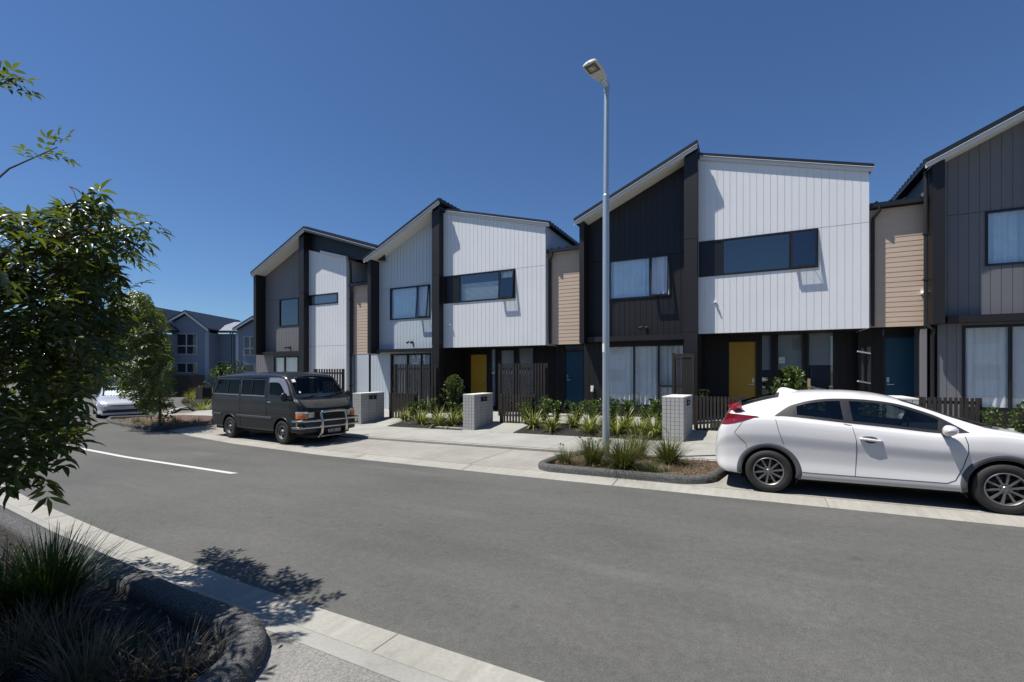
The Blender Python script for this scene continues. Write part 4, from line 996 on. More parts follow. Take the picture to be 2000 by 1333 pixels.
        for pts,r_ in (([(0.95,1.07),(1.045,1.045),(1.085,0.85),(1.09,0.70),(1.082,0.5),(1.07,0.335)],.0035),([(0.435,0.34),(0.55,0.335),(1.07,0.335),(2.05,0.335),(2.14,0.38),(2.22,0.56),(2.262,0.74),(2.262,0.86),(2.24,0.955)],.0045),([(0.10,1.12),(0.14,0.93),(0.205,0.735)],.0035),([(-0.33,1.07),(-0.46,0.88),(-0.30,0.72),(-0.28,0.62)],.003)):
            seam(S,pts,sd,hi=8,r=r_).build('panel_gap',M['blackplastic'],body,world=False)
        # sill strip under the doors
        b=MB(); xs=lin(0.42,2.2,40); b.grid([[(x,sd*(S.W(x,0.227)-.004),0.224),(x,sd*(S.W(x,0.25)+.003),0.236),(x,sd*(S.W(x,0.29)+.006),0.285),(x,sd*(S.W(x,0.315)+.001),0.322)] for x in xs]); b.build('side_sill',M['sillshade'],body,world=False,smooth='all')
        # wheel-arch claddings
        for cx in (rx,fx):
            arch_ring(S,cx,RW,0.362,0.432,sd,-14 if cx==rx else -2,188 if cx==rx else 194,hi=8).build('arch_trim',M['trim'],body,world=False,smooth=True,angle=50)
        # tail lamp
        side_patch(S,tail,0.008,sd,(),0.04,8,edge=0.02).build('tail_light',M['redlens'],body,world=False,smooth=True)
        # handle
        hx0,hx1,hz=1.125,1.375,0.862
        b=MB(); b.tube([(hx0,sd*(S.W(hx0,hz+.012)+.010),hz+.012),(hx0+.03,sd*(S.W(hx0,hz)+.018),hz+.010),(hx0+.12,sd*(S.W(hx0,hz)+.022),hz),(hx1-.03,sd*(S.W(hx1,hz)+.017),hz-.012),(hx1,sd*(S.W(hx1,hz)+.004),hz-.014)],[.016,.019,.019,.018,.013],10)
        b.build('door_handle',M['carwhite'],fd,world=False,smooth='all')
        cup=smoothpoly([(hx0+.02,hz+.03),(hx0+.13,hz+.047),(hx1-.05,hz+.02),(hx1-.07,hz-.035),(hx0+.09,hz-.045)],4)
        side_patch(S,cup,0.0015,sd,(),0,8).build('handle_recess',M['trim'],fd,world=False)
        # mirror
        mx,mz=2.02,1.02; y=S.W(mx,0.98)
        b=MB(); rows=[]
        for i in range(13):
            t=i/12; w=math.sin(math.pi*min(1,max(0,t)))**0.55
            rows.append([(mx+0.03-0.02*t+0.105*w*math.cos(2*math.pi*j/18)*(1 if math.cos(2*math.pi*j/18)>0 else 0.55), sd*(y+0.055+0.20*t), mz+0.012+0.01*t+0.072*w*math.sin(2*math.pi*j/18)) for j in range(19)])
        b.grid(rows); mo=b.build('wing_mirror',M['carwhite'],fd,world=False,smooth='all')
        b=MB(); b.tube([(mx+.03,sd*(y-.02),0.985),(mx+.03,sd*(y+.10),0.985)],[.04,.05],10,flat=.5); b.build('mirror_arm',M['blackplastic'],mo,world=False,smooth=True)
        wheel(car,rx,sd*0.785,sd,RW,0.205,0.215,'alloy'); wheel(car,fx,sd*0.785,sd,RW,0.205,0.215,'alloy')
        for cx in (rx,fx):
            b=MB(); well(b,cx,RW,0.385,sd*0.86,sd*0.50); b.build('wheel_well',M['black0'],body,world=False,fixn=False)
    # glass front/back, wiper, spoiler, fin
    top_patch(S,ws,0.003,[inset(ws,0.04)],0).build('screen_border',M['blackplastic'],body,world=False,smooth=True)
    top_patch(S,inset(ws,0.035),-0.001,()).build('windscreen',M['carglass'],car,world=False,smooth=True)
    top_patch(S,rw_,0.003,[inset(rw_,0.05)],0).build('screen_border',M['blackplastic'],body,world=False,smooth=True)
    top_patch(S,inset(rw_,0.045),-0.001,()).build('rear_window',M['vanglass'],car,world=False,smooth=True)
    cow=smoothpoly([(2.46,-.70),(2.58,-.45),(2.63,0),(2.58,.45),(2.46,.70),(2.62,.62),(2.74,.35),(2.77,0),(2.74,-.35),(2.62,-.62)],4)
    top_patch(S,cow,0.006,(),0.06).build('cowl_panel',M['trim'],car,world=False,smooth=True)
    b=MB(); b.tube([(2.60,-.55,S.T(2.6,.55)+.02),(2.5,-.1,S.T(2.5,.1)+.025),(2.42,.2,S.T(2.42,.2)+.02)],.012,6); b.tube([(2.62,.1,S.T(2.62,.1)+.02),(2.52,.4,S.T(2.52,.4)+.025),(2.42,.62,S.T(2.42,.62)+.02)],.012,6); b.build('wiper',M['blackplastic'],car,world=False,smooth=True)
    b=MB(); rows=[]
    for i in range(21):
        y=-0.70+1.4*i/20; e=abs(y)/0.70; xb=-0.535+0.12*e**3; zc=1.245-0.05*e**2
        rows.append([(xb+.13,y,S.T(xb+.13,y)-.012),(xb+.10,y,S.T(xb+.13,y)+.014),(xb+.03,y,zc+.055),(xb-.02,y,zc+.045),(xb-.045,y,zc+.02),(xb-.02,y,zc+.002),(xb+.05,y,zc-.012),(xb+.13,y,S.T(xb+.13,y)-.03)])
    b.grid(rows); b.build('spoiler_lamp',M['redlens'],car,world=False,smooth=True)
    b=MB(); fz=S.T(0.28,0)
    for i in range(9):
        pass
    prof=[(0.16,0.0),(0.19,0.055),(0.235,0.075),(0.30,0.062),(0.38,0.03),(0.46,0.0)]; rows=[]
    for x,h in prof: rows.append([(x,-.035,S.T(x,0)-.006),(x,-.022,S.T(x,0)+h*.55),(x,-.006,S.T(x,0)+h),(x,.006,S.T(x,0)+h),(x,.022,S.T(x,0)+h*.55),(x,.035,S.T(x,0)-.006)])
    b.grid(rows); b.build('roof_fin',M['carwhite'],car,world=False,smooth=True)
    # cabin: floor, seats, dashboard, wheel
    b=MB(); b.box(-0.3,2.3,-.70,.70,.30,.60); b.box(-.35,.1,-.62,.62,.6,1.0)
    for y in (-.36,.36):
        for x in (0.42,1.18):
            b.hexa([(x,y-.22,.6),(x+.14,y-.22,.6),(x+.14,y+.22,.6),(x,y+.22,.6),(x-.22,y-.2,1.12),(x-.10,y-.2,1.12),(x-.10,y+.2,1.12),(x-.22,y+.2,1.12)]); b.box(x-.26,x-.17,y-.12,y+.12,1.14,1.30); b.box(x,x+.5,y-.22,y+.22,.55,.72)
    b.hexa([(1.85,-.68,.6),(2.35,-.68,.6),(2.35,.68,.6),(1.85,.68,.6),(1.95,-.66,.98),(2.40,-.66,1.0),(2.40,.66,1.0),(1.95,.66,.98)])
    b.build('cabin',M['seat'],car,world=False,bevel=0.03)
    b=MB(); pts=[(1.72+.05*math.sin(a),-.36+.18*math.cos(a),.98+.17*math.sin(a)) for a in [2*math.pi*i/24 for i in range(25)]]; b.tube(pts,.014,6,cap=False); b.build('steering_wheel',M['blackplastic'],car,world=False,smooth=True)
    b=MB(); b.box(-.5,3.1,-.66,.66,.17,.26); b.build('underbody',M['black0'],car,world=False)
    # front end (outside the frame of the photo)
    for sd in (-1,1):
        P=smoothpoly([(2.95,.80),(3.15,.84),(3.30,.74),(3.22,.67),(3.02,.72)],4); side_patch(S,P,.006,sd,(),.05,8,edge=.02).build('headlight',M['lens'],car,world=False,smooth=True)
    b=MB(); b.box(3.44,3.462,-.5,.5,.36,.52); b.build('grille',M['blackplastic'],car,world=False)
    return car,S
M['sillshade']=paint('shaded_sill_paint',(0.42,0.42,0.43),0.4,0.4)  # white body paint darkened; the sill's shade is put into the colour
wc,WS=white_car()

# ================= dark van with bull bar
def dark_van():
    h=rad(-6.0); n=Vector((-math.sin(h),math.cos(h))); O=Vector((-14.1,8.62))+n*0.875
    van=thing('parked_van','faded dark van with chrome bull bar parked at the left of the bays','van',(O.x,O.y,g(O.x)+0.006),h,rot=(0,-0.014,h))
    top=pchip([(-1.24,1.55),(-1.20,1.74),(-1.12,1.86),(-0.95,1.93),(0.0,1.985),(1.4,2.0),(2.3,1.985),(2.65,1.95),(2.86,1.885),(3.0,1.755),(3.2,1.515),(3.40,1.275),(3.50,1.20),(3.62,1.075),(3.69,0.965),(3.73,0.86)])
    belt=pchip([(-1.24,1.30),(2.0,1.28),(2.9,1.25),(3.35,1.20),(3.55,1.09),(3.66,0.97),(3.73,0.82)])
    bot=pchip([(-1.24,0.44),(-1.1,0.36),(-0.5,0.33),(3.3,0.33),(3.6,0.36),(3.73,0.42)])
    wid=pchip([(-1.24,0.74),(-1.18,0.82),(-1.05,0.862),(-0.7,0.878),(3.1,0.878),(3.4,0.870),(3.58,0.855),(3.68,0.825),(3.73,0.79)])
    yr=pchip([(-1.24,0.62),(-1.1,0.72),(0,0.755),(2.6,0.755),(2.95,0.735),(3.35,0.80),(3.6,0.79),(3.73,0.72)])
    gap=pchip([(-1.24,0.08),(0,0.105),(2.5,0.10),(2.86,0.07),(3.1,0.045),(3.45,0.03),(3.73,0.02)])
    def sec(x):
        w,z0,b,t,y=wid(x),bot(x),belt(x),top(x),yr(x); zr=max(b+0.012,t-gap(x)); H=b-z0; y=min(y,w*0.95)
        return [(w*0.93,z0),(w*0.965,z0+0.02),(w*0.985,z0+0.2*H),(w*0.992,z0+0.40*H),(w*1.0,z0+0.60*H),(w*0.998,z0+0.78*H),(w*0.992,z0+0.9*H),(w*0.985,b-0.01),(w*0.978,b+0.01),(y+0.02+0.02*(zr-b),zr-0.025),(y-0.05,zr+0.35*(t-zr)),(y*0.5,zr+0.85*(t-zr)),(0,t)]
    S=Shell(-1.24,3.73,sec,nx=210,nseg=6); HI=9
    RW=0.325; rx,fx=0.0,2.82
    w1=smoothpoly([(-1.0,1.345,'c'),(0.60,1.325,'c'),(0.60,1.80,'c'),(-0.80,1.815,'c')],3); w2=smoothpoly([(0.70,1.315,'c'),(2.0,1.30,'c'),(2.0,1.785,'c'),(0.70,1.80,'c')],3)
    w3=smoothpoly([(2.19,1.40,'c'),(2.24,1.325,'c'),(2.75,1.295,'c'),(3.25,1.275,'c'),(3.05,1.52,'c'),(2.82,1.765,'c'),(2.60,1.785),(2.24,1.79,'c')],4)
    def rnd_(P,d=0.0): return P
    door=[(2.10,1.88),(2.09,0.75),(2.14,0.62),(2.35,0.60)]+arc_pts(fx,RW,0.47,150,35,8)+[(3.40,0.62),(3.44,1.0),(3.40,1.22),(2.95,1.80),(2.8,1.88)]
    ws=smoothpoly([(2.90,-0.68,'c'),(2.865,0.0),(2.90,0.68,'c'),(3.15,0.745),(3.37,0.76,'c'),(3.405,0.0),(3.37,-0.76,'c'),(3.15,-0.745)],5); wsi=inset(ws,0.015)
    allw=[inset(w,0.012) for w in (w1,w2,w3)]
    def cls(x,y,z,v):
        ay=abs(y)
        if v<8 and z<0.9 and ay>0.45:
            for cx in (rx,fx):
                if (x-cx)**2+(z-RW)**2<0.405**2: return None
        if v<9.3:
            for w in allw:
                if inpoly(x,z,w): return None
        if v>8.6 and x>2.8 and inpoly(x,y,wsi): return None
        if v<9.6 and inpoly(x,z,door): return 'front_door%d'%(y>0)
        return 'body'
    F=shell_faces(S,cls); D_={}
    for k,mb in F.items(): D_[k]=mb.build(k.rstrip('01'),M['vanpaint'],van,world=False,smooth='all',fixn=False)
    body=D_['body']
    for sd in (-1,1):
        fd=D_['front_door%d'%(sd>0)]
        for w,xm,par in ((w1,-0.11,body),(w2,1.29,body),(w3,None,fd)):
            inn=inset(w,0.022)
            side_patch(S,w,0.006,sd,[inn],0.0,HI+1,edge=0.012).build('window_rubber',M['blackplastic'] if xm is None else M['vantrim'],par,world=False,smooth=True)
            side_patch(S,inn,-0.004,sd,(),0.08,HI+1).build('side_window',M['vanglass'],par,world=False,smooth=True)
            if xm is not None:
                b=MB(); seam(S,[(xm,inn[0][1]),(xm+.02,1.80)],sd,r=.011,hi=HI+1,b=b,off=.004); b.build('window_divider',M['vantrim'],par,world=False)
                b=MB(); x0,x1=w[0][0],max(p[0] for p in w); seam(S,[(x0,1.335 if xm<0 else 1.312),(x1,1.315 if xm<0 else 1.296)],sd,r=.011,hi=HI+1,b=b,off=.008); b.build('window_trim',M['chrome2'],par,world=False)
        # wind deflector over the door window
        P=smoothpoly([(2.20,1.685,'c'),(2.22,1.82,'c'),(2.62,1.815),(2.86,1.775,'c'),(3.08,1.52),(3.20,1.335,'c'),(3.05,1.325,'c'),(2.90,1.50),(2.72,1.66),(2.5,1.69)],4)
        side_patch(S,P,0.032,sd,(),0.06,HI+1,edge=0.03).build('wind_deflector',M['deflector'],fd,world=False,smooth=True)
        for pts,r_ in (([(2.11,1.87),(2.10,1.3),(2.09,0.75),(2.13,0.63)],.005),([(0.66,1.85),(0.66,1.2),(0.66,0.40)],.005),([(-1.19,1.06),(0.66,1.03),(2.09,1.0)],.004),([(2.09,1.0),(3.42,0.93)],.004),([(3.40,0.72),(3.43,1.0),(3.39,1.22)],.005),([(-1.18,1.13),(2.09,1.10)],.004)):
            seam(S,pts,sd,hi=8,r=r_).build('panel_gap',M['blackplastic'],body,world=False)
        for xa,xb in ((-1.20,-0.46),(0.46,2.36)):
            b=MB(); rows=[]
            for x in lin(xa,xb,24):
                z=0.725-0.028*(x+1.2)/3.5; y=S.W(x,z); rows.append([(x,sd*(y-.002),z-.035),(x,sd*(y+.014),z-.026),(x,sd*(y+.016),z+.022),(x,sd*(y-.002),z+.032)])
            b.grid(rows); b.build('side_moulding',M['vantrim'],body,world=False,smooth=True)
        for cx in (rx,fx):
            arch_ring(S,cx,RW,0.395,0.43,sd,-4,184,off=.010,hi=8).build('arch_lip',M['vanpaint'],body,world=False,smooth=True,angle=50)
            b=MB(); well(b,cx,RW,0.41,sd*0.85,sd*0.45); b.build('wheel_well',M['black0'],body,world=False,fixn=False)
            wheel(van,cx,sd*0.765,sd,RW,0.195,0.195,'steel')
            b=MB(); b.box(cx-.42,cx-.40,sd*.70-.12,sd*.70+.14,.14,.5); b.build('mud_flap',M['blackplastic'],body,world=False)
        # handle, mirror
        b=MB(); b.tube([(2.16,sd*(S.W(2.16,1.14)+.01),1.14),(2.19,sd*(S.W(2.2,1.14)+.03),1.14),(2.30,sd*(S.W(2.3,1.135)+.03),1.135),(2.33,sd*(S.W(2.33,1.13)+.01),1.13)],.013,8); b.build('door_handle',M['chrome2'],fd,world=False,smooth=True)
        b=MB(); y=sd*(S.W(3.2,1.25)); b.tube([(3.22,y,1.22),(3.20,y+sd*.10,1.23)],.035,8); mb=MB(); rows=[]
        for i in range(11):
            t=i/10; w=max(0.0,math.sin(math.pi*t))**0.4
            rows.append([(3.17+.055*w*math.cos(2*math.pi*j/16),y+sd*(.045+.19*t),1.295+.125*w*math.copysign(abs(math.sin(2*math.pi*j/16))**0.7,math.sin(2*math.pi*j/16))) for j in range(17)])
        b.grid(rows); b.build('wing_mirror',M['blackplastic'],fd,world=False,smooth=True)
        # headlamp and indicator
        b=MB(); b.box(3.67,3.745,sd*.57-.09,sd*.57+.09,.735,.875); b.build('headlight',M['lens'],van,world=False,bevel=.012)
        pp=[(3.52,sd*.892),(3.62,sd*.880),(3.71,sd*.835),(3.752,sd*.765),(3.758,sd*.675),(3.6,sd*.675)]
        b=MB(); b.prism_z(pp,.715,.835); b.build('indicator_light',M['orange'],van,world=False,bevel=.01)
        b=MB(); b.prism_z([(x-.012,y*.995) for x,y in pp],.84,.905); b.build('corner_light',M['lens'],van,world=False,bevel=.01)
        b=MB(); b.box(-1.262,-1.22,sd*.70-.06,sd*.70+.06,.75,1.15); b.build('tail_light',M['redlens'],van,world=False,bevel=.01)
    top_patch(S,ws,0.005,[inset(ws,0.035)],0).build('screen_rubber',M['blackplastic'],body,world=False,smooth=True)
    top_patch(S,inset(ws,0.03),-0.001).build('windscreen',M['vanscreen'],van,world=False,smooth=True)
    bn=smoothpoly([(3.47,-.74,'c'),(3.50,-.3),(3.50,.3),(3.47,.74,'c'),(3.60,.72),(3.665,.66,'c'),(3.685,.3),(3.685,-.3),(3.665,-.66,'c'),(3.60,-.72)],4)
    top_patch(S,bn,0.006,(),0.03).build('bonnet',M['vanbonnet'],van,world=False,smooth=True)
    b=MB(); b.box(3.70,3.738,-.42,.42,.75,.90); gr=b.build('grille',M['black0'],van,world=False,bevel=.01)
    b=MB()
    for z in (.79,.83,.87): b.box(3.738,3.744,-.40,.40,z-.006,z+.006)
    b.build('grille_bars',M['blackplastic'],gr,world=False)
    b=MB()
    for i in range(13):
        pass
    rows=[]
    for i in range(25):
        y=-0.90+1.8*i/24; e=abs(y)/.9; x=3.80-0.16*e**4; rows.append([(x-.10,y,.34),(x-.02,y,.335),(x,y,.36),(x,y,.60),(x-.02,y,.635),(x-.10,y,.64)])
    b.grid(rows); bp=b.build('bumper',M['vantrim2'],van,world=False,smooth=True)
    # bull bar
    def tb(pts,r=.030): q.tube(pts,r,10)
    bb=thing_part=bpy.data.objects.new('bull_bar',None)
    bpy.data.objects.remove(bb)
    q=MB(); q.tube([(3.80,-.38,.20),(3.93,-.38,.34),(3.95,-.38,.60),(3.89,-.38,.84),(3.885,-.35,.885),(3.885,0,.895),(3.885,.35,.885),(3.89,.38,.84),(3.95,.38,.60),(3.93,.38,.34),(3.80,.38,.20)],.038,12); bar=q.build('bull_bar',M['chrome'],van,world=False,smooth=True)
    q=MB()
    for z in (.66,.49): q.tube([(3.50,-.965,z),(3.70,-.955,z),(3.84,-.86,z),(3.90,-.6,z),(3.93,-.38,z),(3.93,.38,z),(3.90,.6,z),(3.84,.86,z),(3.70,.955,z),(3.50,.965,z)],.027,10)
    for sd in (-1,1): q.tube([(3.68,sd*.955,.66),(3.68,sd*.955,.49)],.022,8)
    q.tube([(3.90,-.38,.235),(3.90,.38,.235)],.022,8)
    q.build('side_hoops',M['chrome'],bar,world=False,smooth=True)
    q=MB()
    for sd in (-1,1): q.box(3.62,3.90,sd*.36-.012,sd*.36+.012,.30,.46)
    q.build('bar_brackets',M['blackplastic'],bar,world=False)
    q=MB(); q.box(3.915,3.925,-.19,.19,.30,.425); pl=q.build('number_plate',M['platedark'],van,world=False,bevel=.004)
    plate_text('UX1850',.112,M['platesilver'],pl,(3.927,0,.362),(rad(90),0,rad(90)))
    # wipers, stickers
    b=MB()
    for y0 in (-.62,.02): b.tube([(3.43,y0+.12,S.T(3.43,y0)+.02),(3.36,y0+.36,S.T(3.36,y0)+.035),(3.33,y0+.62,S.T(3.33,min(.7,y0+.62))+.03)],.011,6); b.tube([(3.42,y0,S.T(3.42,y0)+.022),(3.36,y0+.36,S.T(3.36,y0)+.03),(3.31,y0+.7,S.T(3.31,min(.7,y0+.6))+.035)],.009,6)
    b.build('wiper',M['blackplastic'],van,world=False,smooth=True)
    P=[(2.96,-.66),(2.96,-.56),(3.04,-.57),(3.04,-.67)]; top_patch(S,P,.004,(),0).build('screen_sticker',M['plate'],van,world=False)
    P=[(3.27+.022*math.cos(i*.6),-.60+.03*math.sin(i*.6)) for i in range(10)]; top_patch(S,P,.004,(),0).build('screen_sticker',M['plate'],van,world=False)
    # interior
    b=MB(); b.box(-1.1,3.2,-.80,.80,.36,.55)
    for y in (-.45,.40): b.hexa([(2.2,y-.26,.55),(2.75,y-.26,.55),(2.75,y+.26,.55),(2.2,y+.26,.55),(2.15,y-.24,1.35),(2.32,y-.24,1.35),(2.32,y+.24,1.35),(2.15,y+.24,1.35)])
    for x in (0.1,1.0): b.hexa([(x,-.75,.55),(x+.5,-.75,.55),(x+.5,.7,.55),(x,.7,.55),(x-.05,-.72,1.35),(x+.10,-.72,1.35),(x+.10,.68,1.35),(x-.05,.68,1.35)])
    b.build('cabin',M['seat'],van,world=False,bevel=.02)
    b=MB(); b.hexa([(2.75,-.78,.8),(3.45,-.78,.8),(3.45,.78,.8),(2.75,.78,.8),(2.82,-.76,1.36),(3.40,-.74,1.20),(3.40,.74,1.20),(2.82,.76,1.36)]); b.build('dashboard',M['dashgreen'],van,world=False,bevel=.03)  # bright colour and raised slope imitate sunlight and a reflection in the windscreen
    b=MB(); b.tube([(2.86+.06*math.sin(a),-.45+.2*math.cos(a),1.20+.17*math.sin(a)) for a in [2*math.pi*i/24 for i in range(25)]],.016,6,cap=False); b.build('steering_wheel',M['blackplastic'],van,world=False,smooth=True)
    b=MB(); b.box(-1.1,3.6,-.72,.72,.24,.36); b.build('underbody',M['black0'],van,world=False)
    b=MB(); b.tube([(-1.22,-.5,.40),(-1.36,-.5,.33),(-1.38,-.5,.28)],.02,6); b.box(-1.33,-1.22,-.80,.80,.36,.52); b.build('rear_bumper',M['vantrim2'],van,world=False)
M['chrome2']=mat('dull_trim_metal',(0.35,0.36,0.36),0.4,metal=0.8); M['deflector']=mat('smoke_lilac_plastic',(0.20,0.20,0.235),0.25,coat=0.5)
M['vantrim2']=mat('bumper_dark_grey',(0.030,0.031,0.033),0.5,var=0.2); M['platesilver']=mat('plate_silver_letters',(0.55,0.55,0.55),0.4); M['dashgreen']=mat('sunlit_dashboard',(0.42,0.52,0.47),0.8)
dark_van()
# ================= silver car half hidden by the young tree
def silver_car():
    h=rad(-18.5); P0=gnd(188.5,817.0); n=Vector((-math.sin(h),math.cos(h))); u=Vector((math.cos(h),math.sin(h)))
    O=Vector(P0)-u*2.62+n*0.86
    car=thing('parked_car','silver car with a sunshade in its windscreen, behind the young tree','car',(O.x,O.y,g(O.x)+0.004),h)
    top=pchip([(-0.95,0.75),(-0.85,0.98),(-0.5,1.06),(-0.2,1.18),(0.2,1.37),(0.6,1.45),(1.2,1.455),(1.5,1.40),(1.8,1.26),(2.25,1.02),(2.5,0.96),(3.0,0.88),(3.3,0.79),(3.45,0.70),(3.52,0.60)])
    belt=pchip([(-0.95,0.70),(-0.8,0.92),(0,0.98),(1.0,0.95),(2.1,0.91),(2.6,0.88),(3.0,0.82),(3.3,0.74),(3.45,0.66),(3.52,0.56)])
    bot=pchip([(-0.95,0.4),(-0.7,0.24),(0,0.2),(2.6,0.2),(3.2,0.18),(3.52,0.20)])
    wid=pchip([(-0.95,0.62),(-0.8,0.80),(-0.4,0.86),(0.3,0.875),(2.4,0.88),(2.9,0.875),(3.15,0.85),(3.35,0.79),(3.46,0.72),(3.52,0.66)])
    yr=pchip([(-0.95,0.5),(-0.3,0.62),(0.4,0.56),(1.4,0.575),(2.0,0.64),(2.5,0.74),(3.2,0.70),(3.52,0.52)])
    gap=pchip([(-0.95,0.02),(0,0.06),(1.4,0.07),(2.2,0.04),(3.52,0.02)])
    def sec(x):
        w,z0,b,t,y=wid(x),bot(x),belt(x),top(x),yr(x); zr=max(b+0.01,t-gap(x)); H=b-z0; y=min(y,w*.93)
        return [(w*.93,z0),(w*.97,z0+.02),(w*.985,z0+.14*H),(w*.97,z0+.35*H),(w*.985,z0+.58*H),(w,z0+.76*H),(w*.985,z0+.9*H),(w*.96,b-.008),(w*.94,b+.006),(y+.02,zr-.012),(y-.03,zr+.3*(t-zr)),(y*.55,zr+.8*(t-zr)),(0,t)]
    S=Shell(-.95,3.52,sec,nx=150,nseg=5); RW=.31; rx,fx=0.0,2.62
    win=smoothpoly([(0.05,1.0,'c'),(1.0,.985),(2.05,.945,'c'),(1.75,1.16),(1.45,1.30),(1.0,1.36),(.5,1.33),(.2,1.2)],5); wi=inset(win,.01)
    ws=smoothpoly([(1.50,-.53,'c'),(1.45,0),(1.50,.53,'c'),(2.2,.67,'c'),(2.32,0),(2.2,-.67,'c')],5); wsi=inset(ws,.015)
    def cls(x,y,z,v):
        if v<8 and z<.8 and abs(y)>.45:
            for cx in (rx,fx):
                if (x-cx)**2+(z-RW)**2<.355**2: return None
        if v<9.3 and inpoly(x,z,wi): return None
        if v>9 and z>.95 and inpoly(x,y,wsi): return None
        return 'body'
    body=shell_faces(S,cls)['body'].build('body',M['carsilver'],car,world=False,smooth='all',fixn=False)
    for sd in (-1,1):
        side_patch(S,win,.005,sd,[inset(win,.025)],0,10,edge=.01).build('window_trim',M['blackplastic'],body,world=False,smooth=True)
        side_patch(S,inset(win,.02),-.003,sd,(),.08,10).build('side_window',M['carglass'],car,world=False,smooth=True)
        for cx in (rx,fx):
            arch_ring(S,cx,RW,.345,.375,sd,-6,186,off=.010,hi=8).build('arch_lip',M['carsilver'],body,world=False,smooth=True,angle=50)
            b=MB(); well(b,cx,RW,.36,sd*.85,sd*.5); b.build('wheel_well',M['black0'],body,world=False,fixn=False); wheel(car,cx,sd*.775,sd,RW,.21,.225,'alloy')
        b=MB(); y=sd*S.W(1.95,.95); b.tube([(1.95,y,.97),(1.94,y+sd*.08,.99)],.03,6); b.build('mirror_arm',M['blackplastic'],body,world=False)
        b=MB(); b.lathe([(0,-.09),(.05,-.075),(.068,-.03),(.07,.05),(.06,.075),(0,.08)],(1.93,y+sd*.14,1.0),'x',14); b.build('wing_mirror',M['carsilver'],car,world=False,smooth=True)
        for P,mm in ((smoothpoly([(3.05,.70),(3.22,.745),(3.36,.715),(3.43,.655),(3.33,.615),(3.15,.635)],4),'lens'),):
            side_patch(S,P,.008,sd,(),.05,8,edge=.02).build('headlight',M[mm],car,world=False,smooth=True)
        b=MB(); b.hexa([(3.44,sd*.70,.60),(3.535,sd*.46,.60),(3.47,sd*.44,.60),(3.4,sd*.66,.60),(3.40,sd*.70,.675),(3.49,sd*.46,.675),(3.42,sd*.44,.675),(3.36,sd*.66,.675)]); b.build('headlight',M['lens'],car,world=False,bevel=.01)
        b=MB(); b.box(3.50,3.55,sd*.60-.10,sd*.60+.07,.27,.37); b.build('fog_light_pocket',M['navy'],car,world=False,bevel=.01)
    top_patch(S,ws,.004,[inset(ws,.03)],0).build('screen_border',M['blackplastic'],body,world=False,smooth=True)
    top_patch(S,inset(ws,.025),-.002).build('windscreen',M['clearglass'],car,world=False,smooth=True)
    b=MB(); rows=[]
    for i in range(41):
        y=-.56+1.12*i/40; dz=.022*(1 if i%4<2 else -1)
        rows.append([(1.62,y*.92,S.T(1.62,.3)-.10+dz),(2.10,y,S.T(2.10,.3)-.07+dz)])
    b.grid(rows); b.build('sunshade',M['sunshade'],car,world=False)
    b=MB(); b.box(3.47,3.545,-.42,.42,.585,.625); b.build('upper_grille',M['blackplastic'],car,world=False,bevel=.01)
    b=MB(); b.box(3.50,3.55,-.56,.56,.27,.41); b.build('lower_grille',M['navy'],car,world=False,bevel=.015)
    b=MB(); rows=[]
    for i in range(21):
        y=-.74+1.48*i/20; e=abs(y)/.74; x=3.56-.14*e**4; rows.append([(x-.12,y,.20),(x,y,.165),(x+.012,y,.185),(x,y,.215),(x-.1,y,.235)])
    b.grid(rows); b.build('front_lip',M['carsilver'],car,world=False,smooth=True)
    b=MB(); b.box(3.552,3.562,-.18,.18,.415,.525); pl=b.build('number_plate',M['plate'],car,world=False,bevel=.004)
    plate_text('HDA724',.09,M['platedark'],pl,(3.564,0,.47),(rad(90),0,rad(90)))
    b=MB(); b.box(-.4,2.3,-.68,.68,.25,.55); b.box(-.5,2.0,-.6,.6,.5,.86); b.build('cabin',M['seat'],car,world=False,bevel=.03)
    b=MB(); b.box(-.6,3.2,-.65,.65,.15,.24); b.build('underbody',M['black0'],car,world=False)
M['navy']=mat('dark_blue_plastic',(0.012,0.018,0.05),0.4); M['sunshade']=mat('silver_blue_sunshade',(0.82,0.90,0.92),0.5)
silver_car()
